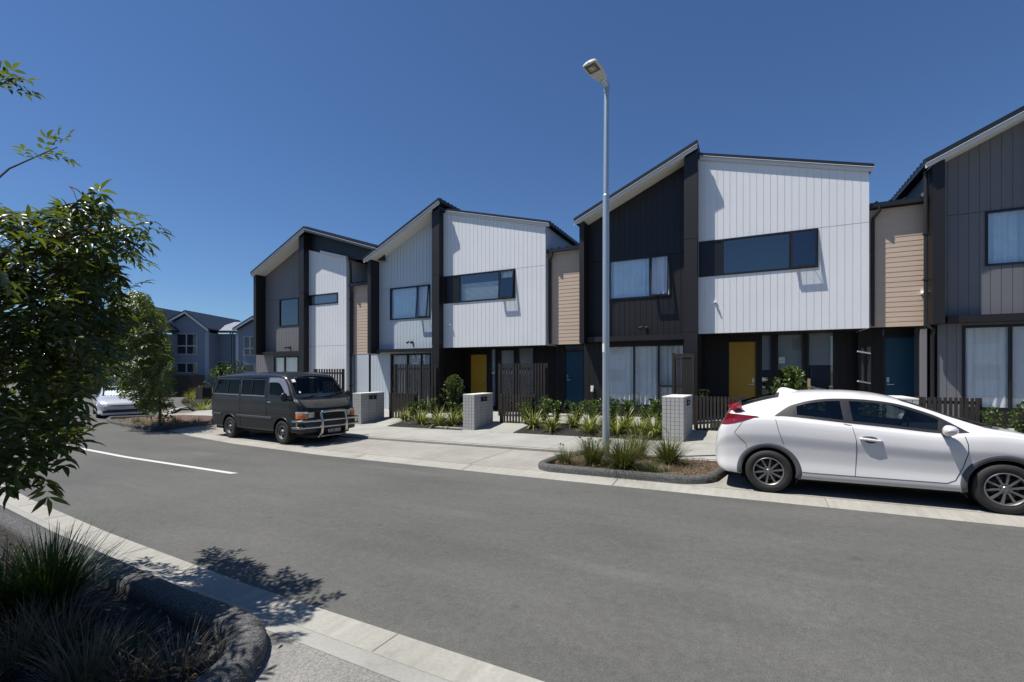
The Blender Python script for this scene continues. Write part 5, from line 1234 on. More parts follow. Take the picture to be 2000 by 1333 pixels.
# ------------------------------------------------------------------ street lamp
def street_lamp():
    bx,by=-2.80,9.45; z0=g(bx)+0.06; x0=ax(1183.5,by); bx=x0
    L=thing('street_lamp','tall galvanised street lamp standing in the planted kerb island','street lamp',(bx,by,z0))
    zj=at(1184,385,by)[1]; zt=at(1186,168,by)[1]
    b=MB(); b.tube([(bx,by,z0-.1),(bx,by,z0+1.5),(bx,by,zj)],[.074,.072,.066],20); b.build('pole',M['galv'],L,smooth=True)
    b=MB(); b.lathe([(.066,-.02),(.069,0),(.069,.02),(.054,.05)],(bx,by,zj),'z',20); b.build('pole_collar',M['galv'],L,smooth=True)
    b=MB(); b.tube([(bx,by,zj-.05),(bx+.012,by,zt-.1),(bx+.015,by,zt)],[.056,.050,.048],18); b.build('upper_pole',M['galv'],L,smooth=True)
    b=MB(); zs=at(1184,680,by)[1]; b.lathe([(.0725,-.09),(.0735,-.09),(.0735,.09),(.0725,.09)],(bx,by,zs),'z',10,rad(200),rad(262)); b.build('pole_sticker',M['plate'],L,smooth=True)
    d=Vector((-0.24,-0.95,0.15)).normalized(); s=Vector((0.97,-0.24,0)).normalized(); u=s.cross(d).normalized()
    if u.z<0: u=-u
    p0=Vector((bx+.015,by,zt+.02))
    b=MB(); b.tube([p0-Vector((0,0,.16)),p0+Vector((0,0,.02))],.06,16); b.tube([p0-Vector((0,0,.05)),p0+d*.10,p0+d*.2],[.055,.06,.05],14,flat=.8); b.build('lamp_bracket',M['galv'],L,smooth=True)
    # luminaire: tapering shell, widest near the outer third
    def outl(t): return 0.052+0.118*math.sin(math.pi*min(1,t*0.62+0.05))**0.9 if t<0.93 else (0.052+0.118*math.sin(math.pi*(0.93*0.62+0.05))**0.9)*math.sqrt(max(0,1-((t-0.93)/0.0701)**2))
    rows=[];n=22
    for i in range(n+1):
        t=i/n; w=max(0.004,outl(t)); c=p0+d*(.12+.60*t); rows.append([tuple(c+s*(w*math.cos(a))+u*((.075*(w/.16)**.6 if math.sin(a)>0 else .022)*math.sin(a))) for a in [2*math.pi*k/28 for k in range(29)]])
    b=MB(); b.grid(rows); hd=b.build('lamp_head',M['lampgrey'],L,smooth='all')
    c=p0+d*(.12+.60*.74)-u*.0245
    def pl(a0,a1,b0,b1,h,name,m,par):
        q=MB(); P=[c+d*x+s*y for x,y in ((a0,b0),(a1,b0),(a1,b1),(a0,b1))]; q.hexa([tuple(p-u*h) for p in P]+[tuple(p+u*.01) for p in P]); return q.build(name,m,par)
    w=.118
    gl=pl(-.11,.115,-w,w,.002,'lamp_window',M['lampdark'],hd)
    pl(-.055,.055,-.062,.062,.006,'led_board',M['ledboard'],gl)
    for i in (-1,1):
        for j in (-1,1): pl(i*.027-.018,i*.027+.018,j*.031-.020,j*.031+.020,.010,'led_lens',M['ledlens'],gl)
M['lampgrey']=mat('lamp_grey_paint',(0.50,0.52,0.52),0.4); M['lampdark']=mat('lamp_window_dark',(0.07,0.065,0.05),0.15); M['ledboard']=mat('led_board',(0.62,0.60,0.52),0.5); M['ledlens']=mat('led_lens',(0.20,0.17,0.10),0.1)
street_lamp()
# ------------------------------------------------------------------ block letterbox pillars
def pillar(x1,y0,W,Ld,H,z0,label,num,rz=0.0,box_side=1):
    "x1,y0 = front right corner; front faces the street, letterbox in the right-hand face"
    P=thing('letterbox_pillar',label,'mailbox pillar',(x1,y0,z0),rz,group='concrete block letterbox pillars')
    def B(n,boxes,m,par,bev=0.0):
        q=MB()
        for k in boxes: q.box(*k)
        return q.build(n,m,par,world=False,bevel=bev)
    j=.006; ch=H/11.0; nb=round(W/.1); bw=W/nb; bl=Ld/3.0
    B('mortar_core',[(-W+.004,-.004,.004,Ld-.004,-.1,H-.05)],M['mortar'],P)
    q=MB()
    for r in range(11):
        z,zz=r*ch+(j if r else -.12),(r+1)*ch-j*0
        for i in range(nb): q.box(-W+i*bw+j*(i>0)*.9,-W+(i+1)*bw-j*(i<nb-1)*.9,0,.06,z,zz)
        for i in range(3):
            a,c=(i*bl+j*(i>0) if i else .061),(i+1)*bl-j*(i<2)
            for xs_ in ((-.06,0),(-W,-W+.06)): q.box(xs_[0],xs_[1],a,c,z,zz)
        q.box(-W+.061,-.061,Ld-.06,Ld-.001,z,zz)
    q.build('block_courses',M['block'],P,world=False)
    B('capping',[(-W-.004,.004,-.004,Ld+.004,H,H+.035)],M['capst'],P,.004)
    lb=B('letterbox',[(-.02,.012,bl*1.02,bl*1.98,H-2.15*ch,H-.55*ch)],M['blackplastic'],P,.004)
    B('letterbox_flap',[(.012,.05,bl*1.0,bl*2.0,H-.62*ch,H-.52*ch)],M['lbgrey'],lb)
    o=plate_text(num,.10,M['plate'],lb,(.0135,bl*1.5,H-1.4*ch),(rad(90),0,rad(90)),'house_number')
    return P
M['capst']=mat('pale_capping_stone',(0.62,0.61,0.57),0.8,var=0.06,vscale=8); M['lbgrey']=mat('letterbox_grey_metal',(0.30,0.31,0.31),0.4,metal=0.6)
def pz(x): return g(x)+0.06
x=gnd(1335.5,863.9,lambda X,Y:pz(X))
PIL=[]
for px,py,yb,ww,lab,num,rz in ((705.5,829.8,0,.40,'block letterbox pillar nearest the van with a dark letterbox in its side','6',0.0),(929.8,840.7,0,.42,'block letterbox pillar in front of the centre yellow door','1',0.0),(1335.0,863.9,0,.53,'block letterbox pillar beside the lamp post bed, left of the white car','18',rad(-4.5))):
    X,Y=gnd(px,py,lambda X,Y:pz(X)); PIL.append((X,Y)); pillar(X,12.52 if rz==0 else Y,ww,1.22,1.115,pz(X),lab,num,rz)
X=ax(1794.5,12.5); pillar(X,12.5,ax(1794.5,12.5)-ax(1745,12.5),1.2,at(1770,778,12.5)[1]-pz(X)-.035,pz(X),'block letterbox pillar seen through the windows of the white car','20')
# ------------------------------------------------------------------ slatted fences
def slat_fence(name,label,cat,x0,x1,y,z0,H,n,group,mt,sw=None,rails=(.1,.9),ends=True,pitchvar=0.0,taper=None,rz=0.0,post=0.09,cap=False):
    T=thing(name,label,cat,(x0,y,z0),rz,group=group); w=x1-x0; pit=w/n; sw=sw or pit*.62
    q=MB()
    for i in range(n):
        a=i*pit+(pit-sw)/2; h=H+rnd.uniform(-.004,.004); q.box(a,a+sw,-.02,0,.03,h)
    q.build('slats',M[mt],T,world=False)
    q=MB()
    for f in rails: q.box(0,w,.001,.045,H*f-.035,H*f+.035)
    q.build('rails',M[mt],T,world=False)
    if ends:
        for a in (0-post/2,w-post/2): slab=MB(); slab.box(a,a+post,.046,.046+post,-.1,H+(.06 if cap else .0)); slab.build('post',M[mt],T,world=False)
    return T
def fence_px(name,label,cat,pxa,pxb,y,pytop,n,group,mt='slat',z0=None,**k):
    xa,xb=ax(pxa,y),ax(pxb,y); zt=at((pxa+pxb)/2,pytop,y)[1]; z=yard((xa+xb)/2,y)+.02 if z0 is None else z0
    return slat_fence(name,label,cat,xa,xb,y,z,zt-z,n,group,mt,**k)
G1='tall dark slatted privacy screens'; G2='low dark picket gates and fences'
fence_px('privacy_screen','tall dark slatted screen in front of the pale bay windows','fence',769,853,14.9,711.5,15,G1)
fence_px('privacy_screen','tall dark slatted screen between the centre yellow door and the blue door','fence',974,1066,14.9,710,17,G1)
fence_px('privacy_screen','tall dark slatted screen behind the van bonnet','fence',612,667,14.6,721,11,G1,sw=.09)
# screen at the corner of the black bay turned end-on
xs_=ax(1313,14.6); T=thing('privacy_screen','solid dark screen at the corner of the black bay, behind the letterbox pillar','fence',(xs_,14.6,yard(xs_,14.6)),0,group=G1)
w_=ax(1356,14.6)-xs_; h_=at(1335,689.5,14.6)[1]-yard(xs_,14.6)
q=MB(); q.box(0,.075,-.03,.06,-.05,h_); q.box(w_-.075,w_,-.03,.06,-.05,h_-.03); q.box(.0755,w_-.0755,-.025,.05,h_-.14,h_-.03); q.build('frame',M['slat'],T,world=False)
q=MB(); k_=8
for i in range(k_): a=.08+(w_-.16)*i/k_; q.box(a+.004,a+(w_-.16)/k_-.010,-.01,.02,-.02,h_-.15)
q.build('slats',M['slat'],T,world=False)
fence_px('picket_gate','low dark picket gate beside the pillar nearest the van','gate',760,810,13.8,768,9,G2,'picket',z0=pz(-12)-.0)
fence_px('picket_gate','low dark picket gate right of the centre letterbox pillar','gate',977,1041,13.8,771,11,G2,'picket',z0=pz(-7))
fence_px('picket_gate','low dark picket gate between the lamp-side pillar and the white car','gate',1358,1450,13.9,775,13,G2,'picket',z0=yard(0,13.0)-.02)
fence_px('picket_fence','low dark picket fence above the bonnet of the white car','fence',1800,1915,13.6,777,11,G2,'picket',z0=yard(3,13.3)-.02,cap=False)
xq=ax(1452,13.95); slab=MB(); slab.box(-.06,.06,-.06,.06,-.1,at(1452,773,13.95)[1]-yard(xq,13.9)); o=slab.build('gate_post',M['slat'],None,loc=None,world=False); o.location=(xq,13.95,yard(xq,13.9)); tag(o,'square dark gate post below the right-hand yellow door','post')
# side screen with pale shelves right of the porch windows of the black and white house
xs_=ax(1683,15.3); T=thing('shelf_screen','dark timber post stand with two pale shelves beside the right-hand porch','shelf',(xs_,15.3,yard(xs_,15.6)))
h_=at(1683,681,15.3)[1]-yard(xs_,15.6); xw=ax(1699,15.3)-xs_
q=MB(); q.box(.0,.05,0,.06,0,h_); q.box(xw-.05,xw+.02,0,.06,0,h_+.04); q.box(.051,xw-.051,.01,.05,0,h_*.36); q.build('posts',M['slat'],T,world=False)
for yy,d_ in ((688,.12),(746,.22)):
    zz=at(1683,yy,15.3)[1]-yard(xs_,15.6); q=MB(); q.hexa([(-.10,-d_,zz),(xw+.02,-.001,zz-.06),(xw+.02,.0,zz-.06),(-.10,.0,zz),(-.10,-d_,zz+.035),(xw+.02,-.001,zz-.025),(xw+.02,.0,zz-.025),(-.10,.0,zz+.035)]); q.build('shelf',M['fascia'],T,world=False)
M['stake']=mat('pale_stake_wood',(0.36,0.27,0.17),0.8,var=0.15)
# stakes by the shrub behind the white car
for px in (1521,1580):
    X=ax(px,14.6); zt=at(px,740,14.6)[1]; q=MB(); z=yard(X,14.6); q.box(-.03,.03,-.03,.03,-.1,zt-z); o=q.build('garden_stake',M['stake'],None,world=False); o.location=(X,14.6,z); tag(o,'wooden garden stake '+('left' if px<1550 else 'right')+' of the leafy shrub behind the white car','stake','garden stakes by the shrub')
# notice in the porch window
X0,z0_=at(1521,710,YP-.03); X1,z1_=at(1533,698,YP-.03); q=MB(); q.box(0,X1-X0,0,.004,0,z1_-z0_); o=q.build('notice_board',M['plate'],None,world=False); o.location=(X0,YP-.03,z0_); tag(o,'white louvred vent card in the porch window above the leafy shrub','sign')
q=MB()
for i in range(3): q.box(.01,X1-X0-.01,-.003,-.0005,(z1_-z0_)*(.2+.25*i),(z1_-z0_)*(.25+.25*i))
q.build('slots',M['greyfascia'],o,world=False)
# ------------------------------------------------------------------ grey weatherboard houses at the end of the road
M['gwb']=mat('blue_grey_weatherboard',(0.20,0.235,0.29),0.6,var=0.06); M['gtrim']=mat('blue_grey_trim',(0.30,0.345,0.41),0.6); M['gwhite']=mat('window_white_trim',(0.42,0.46,0.50),0.5)
M['groof']=mat('light_grey_roof_metal',(0.30,0.31,0.33),0.4,metal=0.3); M['fencedark']=mat('dark_board_fence',(0.022,0.016,0.013),0.8,var=0.2)
DH=42.0; A0=rad(27)
def far(px,py,d=DH):
    "coordinates on the plane facing the camera at depth d -> local (x, z) with x measured along the plane"
    return (px-CX)*d/FPX, EYE+(HY-py)*d/FPX
def far_house(label,gpx,link=None,d=DH,wins=(),extra=None):
    "gpx = (left eave, apex, right eave px), heights in px; built in a frame parallel to the picture plane"
    (xl,yl),(xa,ya),(xr,yr_)=gpx; X0,_=far(xa,0,d); o=Vector((-S27*d+C27*X0, C27*d+S27*X0,0)); gz=g(-40)-0.05
    H=thing('grey_house',label,'house',(o.x,o.y,gz),A0)
    def f(px,py): x,z=far(px,py,d); return x-X0,z-gz
    a,bq,c=f(xl,yl),f(xa,ya),f(xr,yr_)
    q=MB(); n=34; zt=c[1]
    L1=lambda z: a[0]+.15 if z<a[1]-.1 else a[0]+(bq[0]-a[0])*min(1,(z-a[1]+.1)/(bq[1]-a[1])); R1=lambda z: c[0]-.12 if z<c[1]-.1 else c[0]+(bq[0]-c[0])*min(1,(z-c[1]+.1)/(bq[1]-c[1]))
    ht=bq[1]-.08; h=.16; z=0.0
    while z<ht-.02:
        z2=min(z+h,ht); q.hexa([(L1(z),-.02,z),(R1(z),-.02,z),(R1(z),.1,z),(L1(z),.1,z),(min(L1(z2),R1(z2)),0,z2),(max(L1(z2),R1(z2)),0,z2),(max(L1(z2),R1(z2)),.1,z2),(min(L1(z2),R1(z2)),.1,z2)]); z=z2
    q.build('weatherboard_wall',M['gwb'],H,world=False)
    q=MB(); q.box(a[0]+.16,c[0]-.13,.101,8,0,min(a[1],c[1])-.15); q.build('rear_volume',M['gwb'],H,world=False)
    rf=MB()
    for (p,q_) in ((a,bq),(bq,c)): rf.prism_y([(p[0],p[1]+.12),(q_[0],q_[1]+.12),(q_[0],q_[1]+.24),(p[0],p[1]+.24)],-.35,8)
    r=rf.build('roof',M['roofm'],H,world=False)
    b=MB()
    for (p,q_) in ((a,bq),(bq,c)): b.prism_y([(p[0],p[1]-.08),(q_[0],q_[1]-.08),(q_[0],q_[1]+.118),(p[0],p[1]+.118)],-.36,-.31)
    b.build('barge_board',M['gwhite'],r,world=False)
    q=MB(); q.box(c[0]-.48,c[0]-.125,-.05,-.021,0,c[1]-.12); q.box(a[0]+.16,a[0]+.4,-.05,-.021,0,a[1]-.12); q.build('corner_board',M['gtrim'],H,world=False)
    for (x0,y0,x1,y1,mx,my) in wins:
        p,q_=f(x0,y1),f(x1,y0); w=MB(); t=.065
        w.box(p[0],q_[0],-.07,-.022,p[1],p[1]+t); w.box(p[0],q_[0],-.07,-.022,q_[1]-t,q_[1]); w.box(p[0],p[0]+t,-.07,-.022,p[1]+t,q_[1]-t); w.box(q_[0]-t,q_[0],-.07,-.022,p[1]+t,q_[1]-t)
        if mx: xm=f(mx,0)[0]; w.box(xm-.05,xm+.05,-.065,-.022,p[1]+t,q_[1]-t)
        if my: zm=f(0,my)[1]; w.box(p[0]+t,q_[0]-t,-.06,-.022,zm-.05,zm+.05)
        wo=w.build('window',M['gwhite'],H,world=False)
        w=MB(); w.box(p[0]+t*.5,q_[0]-t*.5,-.04,-.0215,p[1]+t*.5,q_[1]-t*.5); w.build('pane',M['farglass'],wo,world=False)
    if extra: extra(H,f)
    return H,f
M['farglass']=mat('far_window_glass',(0.02,0.026,0.03),0.05,spec=0.8)
def ex1(H,f):
    # recessed link with its own roof, gutter and downpipe, right of the gable
    p,q_=f(400,765),f(458,650); b=MB(); z=0
    while z<q_[1]-.02:
        z2=min(z+.16,q_[1]); b.hexa([(p[0],1.48,z),(q_[0],1.48,z),(q_[0],1.6,z),(p[0],1.6,z),(p[0],1.5,z2),(q_[0],1.5,z2),(q_[0],1.6,z2),(p[0],1.6,z2)]); z=z2
    b.build('link_wall',M['gwb'],H,world=False)
    e=f(400,646); b=MB(); rz=f(430,632)[1]+.55
    b.hexa([(p[0]-.3,1.1,e[1]),(q_[0]+.5,1.1,e[1]),(q_[0]+.5,5,rz),(p[0]-.3,5,rz),(p[0]-.3,1.1,e[1]+.1),(q_[0]+.5,1.1,e[1]+.1),(q_[0]+.5,5,rz+.1),(p[0]-.3,5,rz+.1)])
    r=b.build('link_roof',M['groof'],H,world=False)
    b=MB(); b.box(p[0]-.1,q_[0]+.2,1.0,1.1,e[1]-.12,e[1]+.04); b.build('gutter',M['roofm'],r,world=False)
    for px in (432,436.5):
        x=f(px,0)[0]; b=MB(); b.tube([(x,1.38,e[1]-.1),(x,1.38,.2)],.06,8); b.build('downpipe',M['gwb'],H,world=False,smooth=True)
    for x0,x1 in ((408,424),(440,458)):
        a,c=f(x0,760),f(x1,708); b=MB(); b.box(a[0],c[0],1.40,1.478,.05,c[1]); dd=b.build('entry_door',M['fencedark'],H,world=False); b=MB(); b.box(a[0]-.05,c[0]+.3,1.30,1.47,c[1]+.01,c[1]+.1); b.build('door_head',M['gwhite'],dd,world=False)
    x,z=f(444,632); b=MB(); b.tube([(x,3.5,z-.5),(x,3.5,z+.45)],.03,6)
    for i in range(4): b.tube([(x-.25,3.5-.0+.0,z+.2+.12*i*.6),(x+.25,3.5,z+.2+.12*i*.6)],.014,5)
    b.tube([(x-.22,3.5,z+.15),(x-.22,3.5,z+.46)],.012,5); b.tube([(x+.2,3.5,z+.15),(x+.2,3.5,z+.46)],.012,5); b.build('aerial',M['greyfascia'],H,world=False)
far_house('blue grey weatherboard house with a full gable, its window facing the road end',((333,630),(366,612),(411,647)),wins=((343,652,386,693,365,676),(343,709,386,729,365,None)),extra=ex1)
far_house('blue grey weatherboard house partly hidden by the end townhouse',((458,647),(497,623),(540,650)),wins=((477,657,500,695,489,681),(476,711,500,728,None,None),(497,710,516,730,None,None)))
far_house('blue grey weatherboard house mostly hidden behind the young tree',((205,640),(262,598),(318,648)),wins=((228,652,292,694,262,676),(230,708,290,732,262,None)),d=40)
far_house('blue grey weatherboard house at the far left behind the foreground tree',((60,650),(120,606),(182,650)),wins=((86,656,150,694,120,676),(86,708,150,732,120,None)),d=41)
# low dark fences in front of those houses
def ffence(label,pa,pb,ytop,d):
    (x0,_),(x1,_)=far(pa,0,d),far(pb,0,d); o=Vector((-S27*d+C27*x0,C27*d+S27*x0)); gz=g(-40)-.08; zt=far(0,ytop,d)[1]-gz
    T=thing('board_fence',label,'fence',(o.x,o.y,gz),A0,group='dark board fences at the road end'); q=MB(); n=int((x1-x0)/.14)
    for i in range(n): a=(x1-x0)*i/n; q.box(a,a+(x1-x0)/n-.012,0,.025,0,zt)
    q.build('boards',M['fencedark'],T,world=False); q=MB(); q.box(0,x1-x0,.026,.06,zt*.3,zt*.3+.09); q.box(0,x1-x0,.026,.06,zt*.8,zt*.8+.09); q.build('rails',M['fencedark'],T,world=False)
ffence('dark board fence below the ground floor window of the gabled grey house',334,400,733,40.5)
ffence('dark board fence at the far left behind the silver car',60,196,738,39.2)
# dark planter box beside the golden grass
X,Y=gnd(398,781,None); q=MB(); w_=.9; h_=at(398,757,Y)[1]-g(X)
for i in range(6): q.box(-w_/2,w_/2,-.35,-.32,h_*i/6+.004,h_*(i+1)/6-.004); q.box(-w_/2,w_/2,.32,.35,h_*i/6+.004,h_*(i+1)/6-.004)
q.box(-w_/2,-w_/2+.03,-.319,.319,0,h_-.005); q.box(w_/2-.03,w_/2,-.319,.319,0,h_-.005); q.box(-w_/2+.031,w_/2-.031,-.319,.319,0,h_-.1)
o=q.build('planter_box',M['fencedark'],None,world=False); o.location=(X,Y,g(X)); tag(o,'dark timber planter box left of the van with golden grass behind','planter')

# ------------------------------------------------------------------ houses across the street, behind the viewer (unseen, added for window reflections)
def opposite(label,x,w,mt):
    z=g(x); T=thing('opposite_house',label,'house',(x,-13.0,z)); q=MB(); q.box(-w/2,w/2,-8,0,-.1,5.2); q.build('wall',M[mt],T,world=False)
    q=MB(); q.prism_y([(-w/2-.3,5.1),(w/2+.3,5.1),(0,5.1+w*.28)],-8.3,.35); q.build('roof',M['groof'],T,world=False)
    for i in (-1,1):
        for zz in (.9,3.5): q=MB(); q.box(i*w*.25-.8,i*w*.25+.8,.001,.04,zz,zz+1.3); wo=q.build('window',M['gwhite'],T,world=False); q=MB(); q.box(i*w*.25-.7,i*w*.25+.7,.041,.05,zz+.1,zz+1.2); q.build('pane',M['farglass'],wo,world=False)
for i,x in enumerate((-30,-20,-9,2,13,24)): opposite(('pale','grey','white','blue grey','pale grey','white')[i]+' house across the street, only mirrored in the windows, '+('far left','left','left of centre','right of centre','right','far right')[i],x,8.6,('paleblue','grey','white','gwb','paleblue','white')[i])
# ------------------------------------------------------------------ plants
def Wp(px,py,d):
    t=(px-CX)/FPX; return Vector((d*(t*C27-S27), d*(t*S27+C27), EYE+(HY-py)*d/FPX))
def pxof(p):
    d=-p.x*S27+p.y*C27
    if d<0.2: return None
    return CX+FPX*(p.x*C27+p.y*S27)/d, HY-FPX*(p.z-EYE)/d
def rdir(r,zb=0.0):
    while True:
        v=Vector((r.uniform(-1,1),r.uniform(-1,1),r.uniform(-1,1)))
        if 0.05<v.length<1: v.normalize(); v.z+=zb; return v.normalized()
def leaf(b,p,d,nrm,L,W,curl=0.15,fold=0.25):
    "lanceolate leaf folded along its midrib"
    s=d.cross(nrm)
    if s.length<1e-4: s=d.orthogonal()
    s.normalize(); n=s.cross(d).normalized()
    m1=p+d*(L*.38)+n*(L*curl*.4); m2=p+d*(L*.70)+n*(L*curl*.35); t=p+d*L-n*(L*curl*.3); f=n*(W*fold)
    b.add([p,m1+s*W*.5+f,m1,m1-s*W*.5+f,m2+s*W*.36+f*.8,m2,m2-s*W*.36+f*.8,t],[(0,2,1),(0,3,2),(1,2,5,4),(2,3,6,5),(4,5,7),(5,6,7)])
def spray(b,p,d,r,L=.26,pairs=4,lw=(.085,.03),droop=.5):
    "pinnate leaf: rachis with paired leaflets and a terminal one"
    up=Vector((0,0,1)); s=d.cross(up)
    s=s.normalized() if s.length>.05 else d.orthogonal().normalized()
    pts=[p.copy()]; q=p.copy(); dd=d.copy()
    for i in range(pairs):
        dd=(dd+Vector((0,0,-droop/pairs))).normalized(); q=q+dd*(L/pairs); pts.append(q.copy())
    for i,c in enumerate(pts[1:]):
        sz=lw[0]*r.uniform(.8,1.15)*(1 if i else .85)
        n=(s.cross(dd)+rdir(r)*.25).normalized()
        for sg in (-1,1):
            ld=(dd*.55+s*sg*.85+Vector((0,0,-.12))+rdir(r)*.22).normalized(); leaf(b,c,ld,n,sz,lw[1]*r.uniform(.85,1.15))
    leaf(b,pts[-1],(dd+rdir(r)*.15).normalized(),s.cross(dd).normalized(),lw[0]*1.15,lw[1])
    return pts
def blade(b,p,az,L,W,lean,bend,seg=5,tw=0.0):
    h=Vector((math.cos(az),math.sin(az),0)); s=Vector((-math.sin(az+tw),math.cos(az+tw),0)); q=p.copy(); a=lean; v=[];f=[]
    for i in range(seg+1):
        t=i/seg; w=W*(1-t**2.2)*.5+.0006
        v+= [tuple(q-s*w),tuple(q+s*w)]
        q=q+(h*math.sin(a)+Vector((0,0,1))*math.cos(a))*(L/seg); a+=bend/seg
    for i in range(seg): f.append((2*i,2*i+1,2*i+3,2*i+2))
    b.add(v,f)
def tuft_mesh(r,n,H,W,spread,bendmax,rad0=.06,seg=5):
    b=MB()
    for i in range(n):
        az=r.uniform(0,2*math.pi); l=abs(r.gauss(0,.5)); lean=min(1.25,l*spread); q=rad0*math.sqrt(r.random())
        blade(b,Vector((q*math.cos(az),q*math.sin(az),-.02)),az+r.uniform(-.5,.5),H*r.uniform(.55,1.1),W*r.uniform(.7,1.2),lean,r.uniform(.2,bendmax),seg,r.uniform(-.5,.5))
    return b
def shrub_mesh(r,H,R,stems,leaves,L,W,b=None,sb=None,low=.15,round_=False):
    b=b or MB(); sb=sb or MB()
    for i in range(stems):
        az=2*math.pi*i/stems+r.uniform(-.5,.5); lean=r.uniform(.1,1.0)
        tip=Vector((R*lean*math.cos(az),R*lean*math.sin(az),H*(math.sqrt(max(.05,1-.75*lean**2)) if round_ else r.uniform(.6,1.0))))
        c1=Vector((tip.x*.25,tip.y*.25,tip.z*.5)); P=[]
        for k in range(7):
            t=k/6; P.append(c1*(2*t*(1-t))+tip*(t*t))
        sb.tube(P,[.009*(1-.7*k/6)*max(.6,H) for k in range(7)],5)
        for k in range(leaves):
            t=low+(1-low)*(k+r.random())/leaves; p=c1*(2*t*(1-t))+tip*(t*t); p=p+rdir(r)*.02
            d=(rdir(r)+Vector((math.cos(az)*.4,math.sin(az)*.4,.35))).normalized(); leaf(b,p,d,(Vector((0,0,1))+rdir(r)*.5).normalized(),L*r.uniform(.6,1.15),W*r.uniform(.8,1.15))
        for k in range(7): d=(rdir(r)+Vector((0,0,.8))).normalized(); leaf(b,tip,d,rdir(r),L*r.uniform(.6,1),W)
    return b,sb
def mono(name,b,m,label,cat,loc,rz=0,group=None,fixn=False,smooth='all'):
    o=b.build(name,m,None,world=False,smooth=smooth,fixn=fixn); o.location=loc; o.rotation_euler=(0,0,rz); return tag(o,label,cat,group)
M['greydry2']=leafmat('dull_green_dry_cover',(0.13,0.125,0.06),.5,.6,.2)
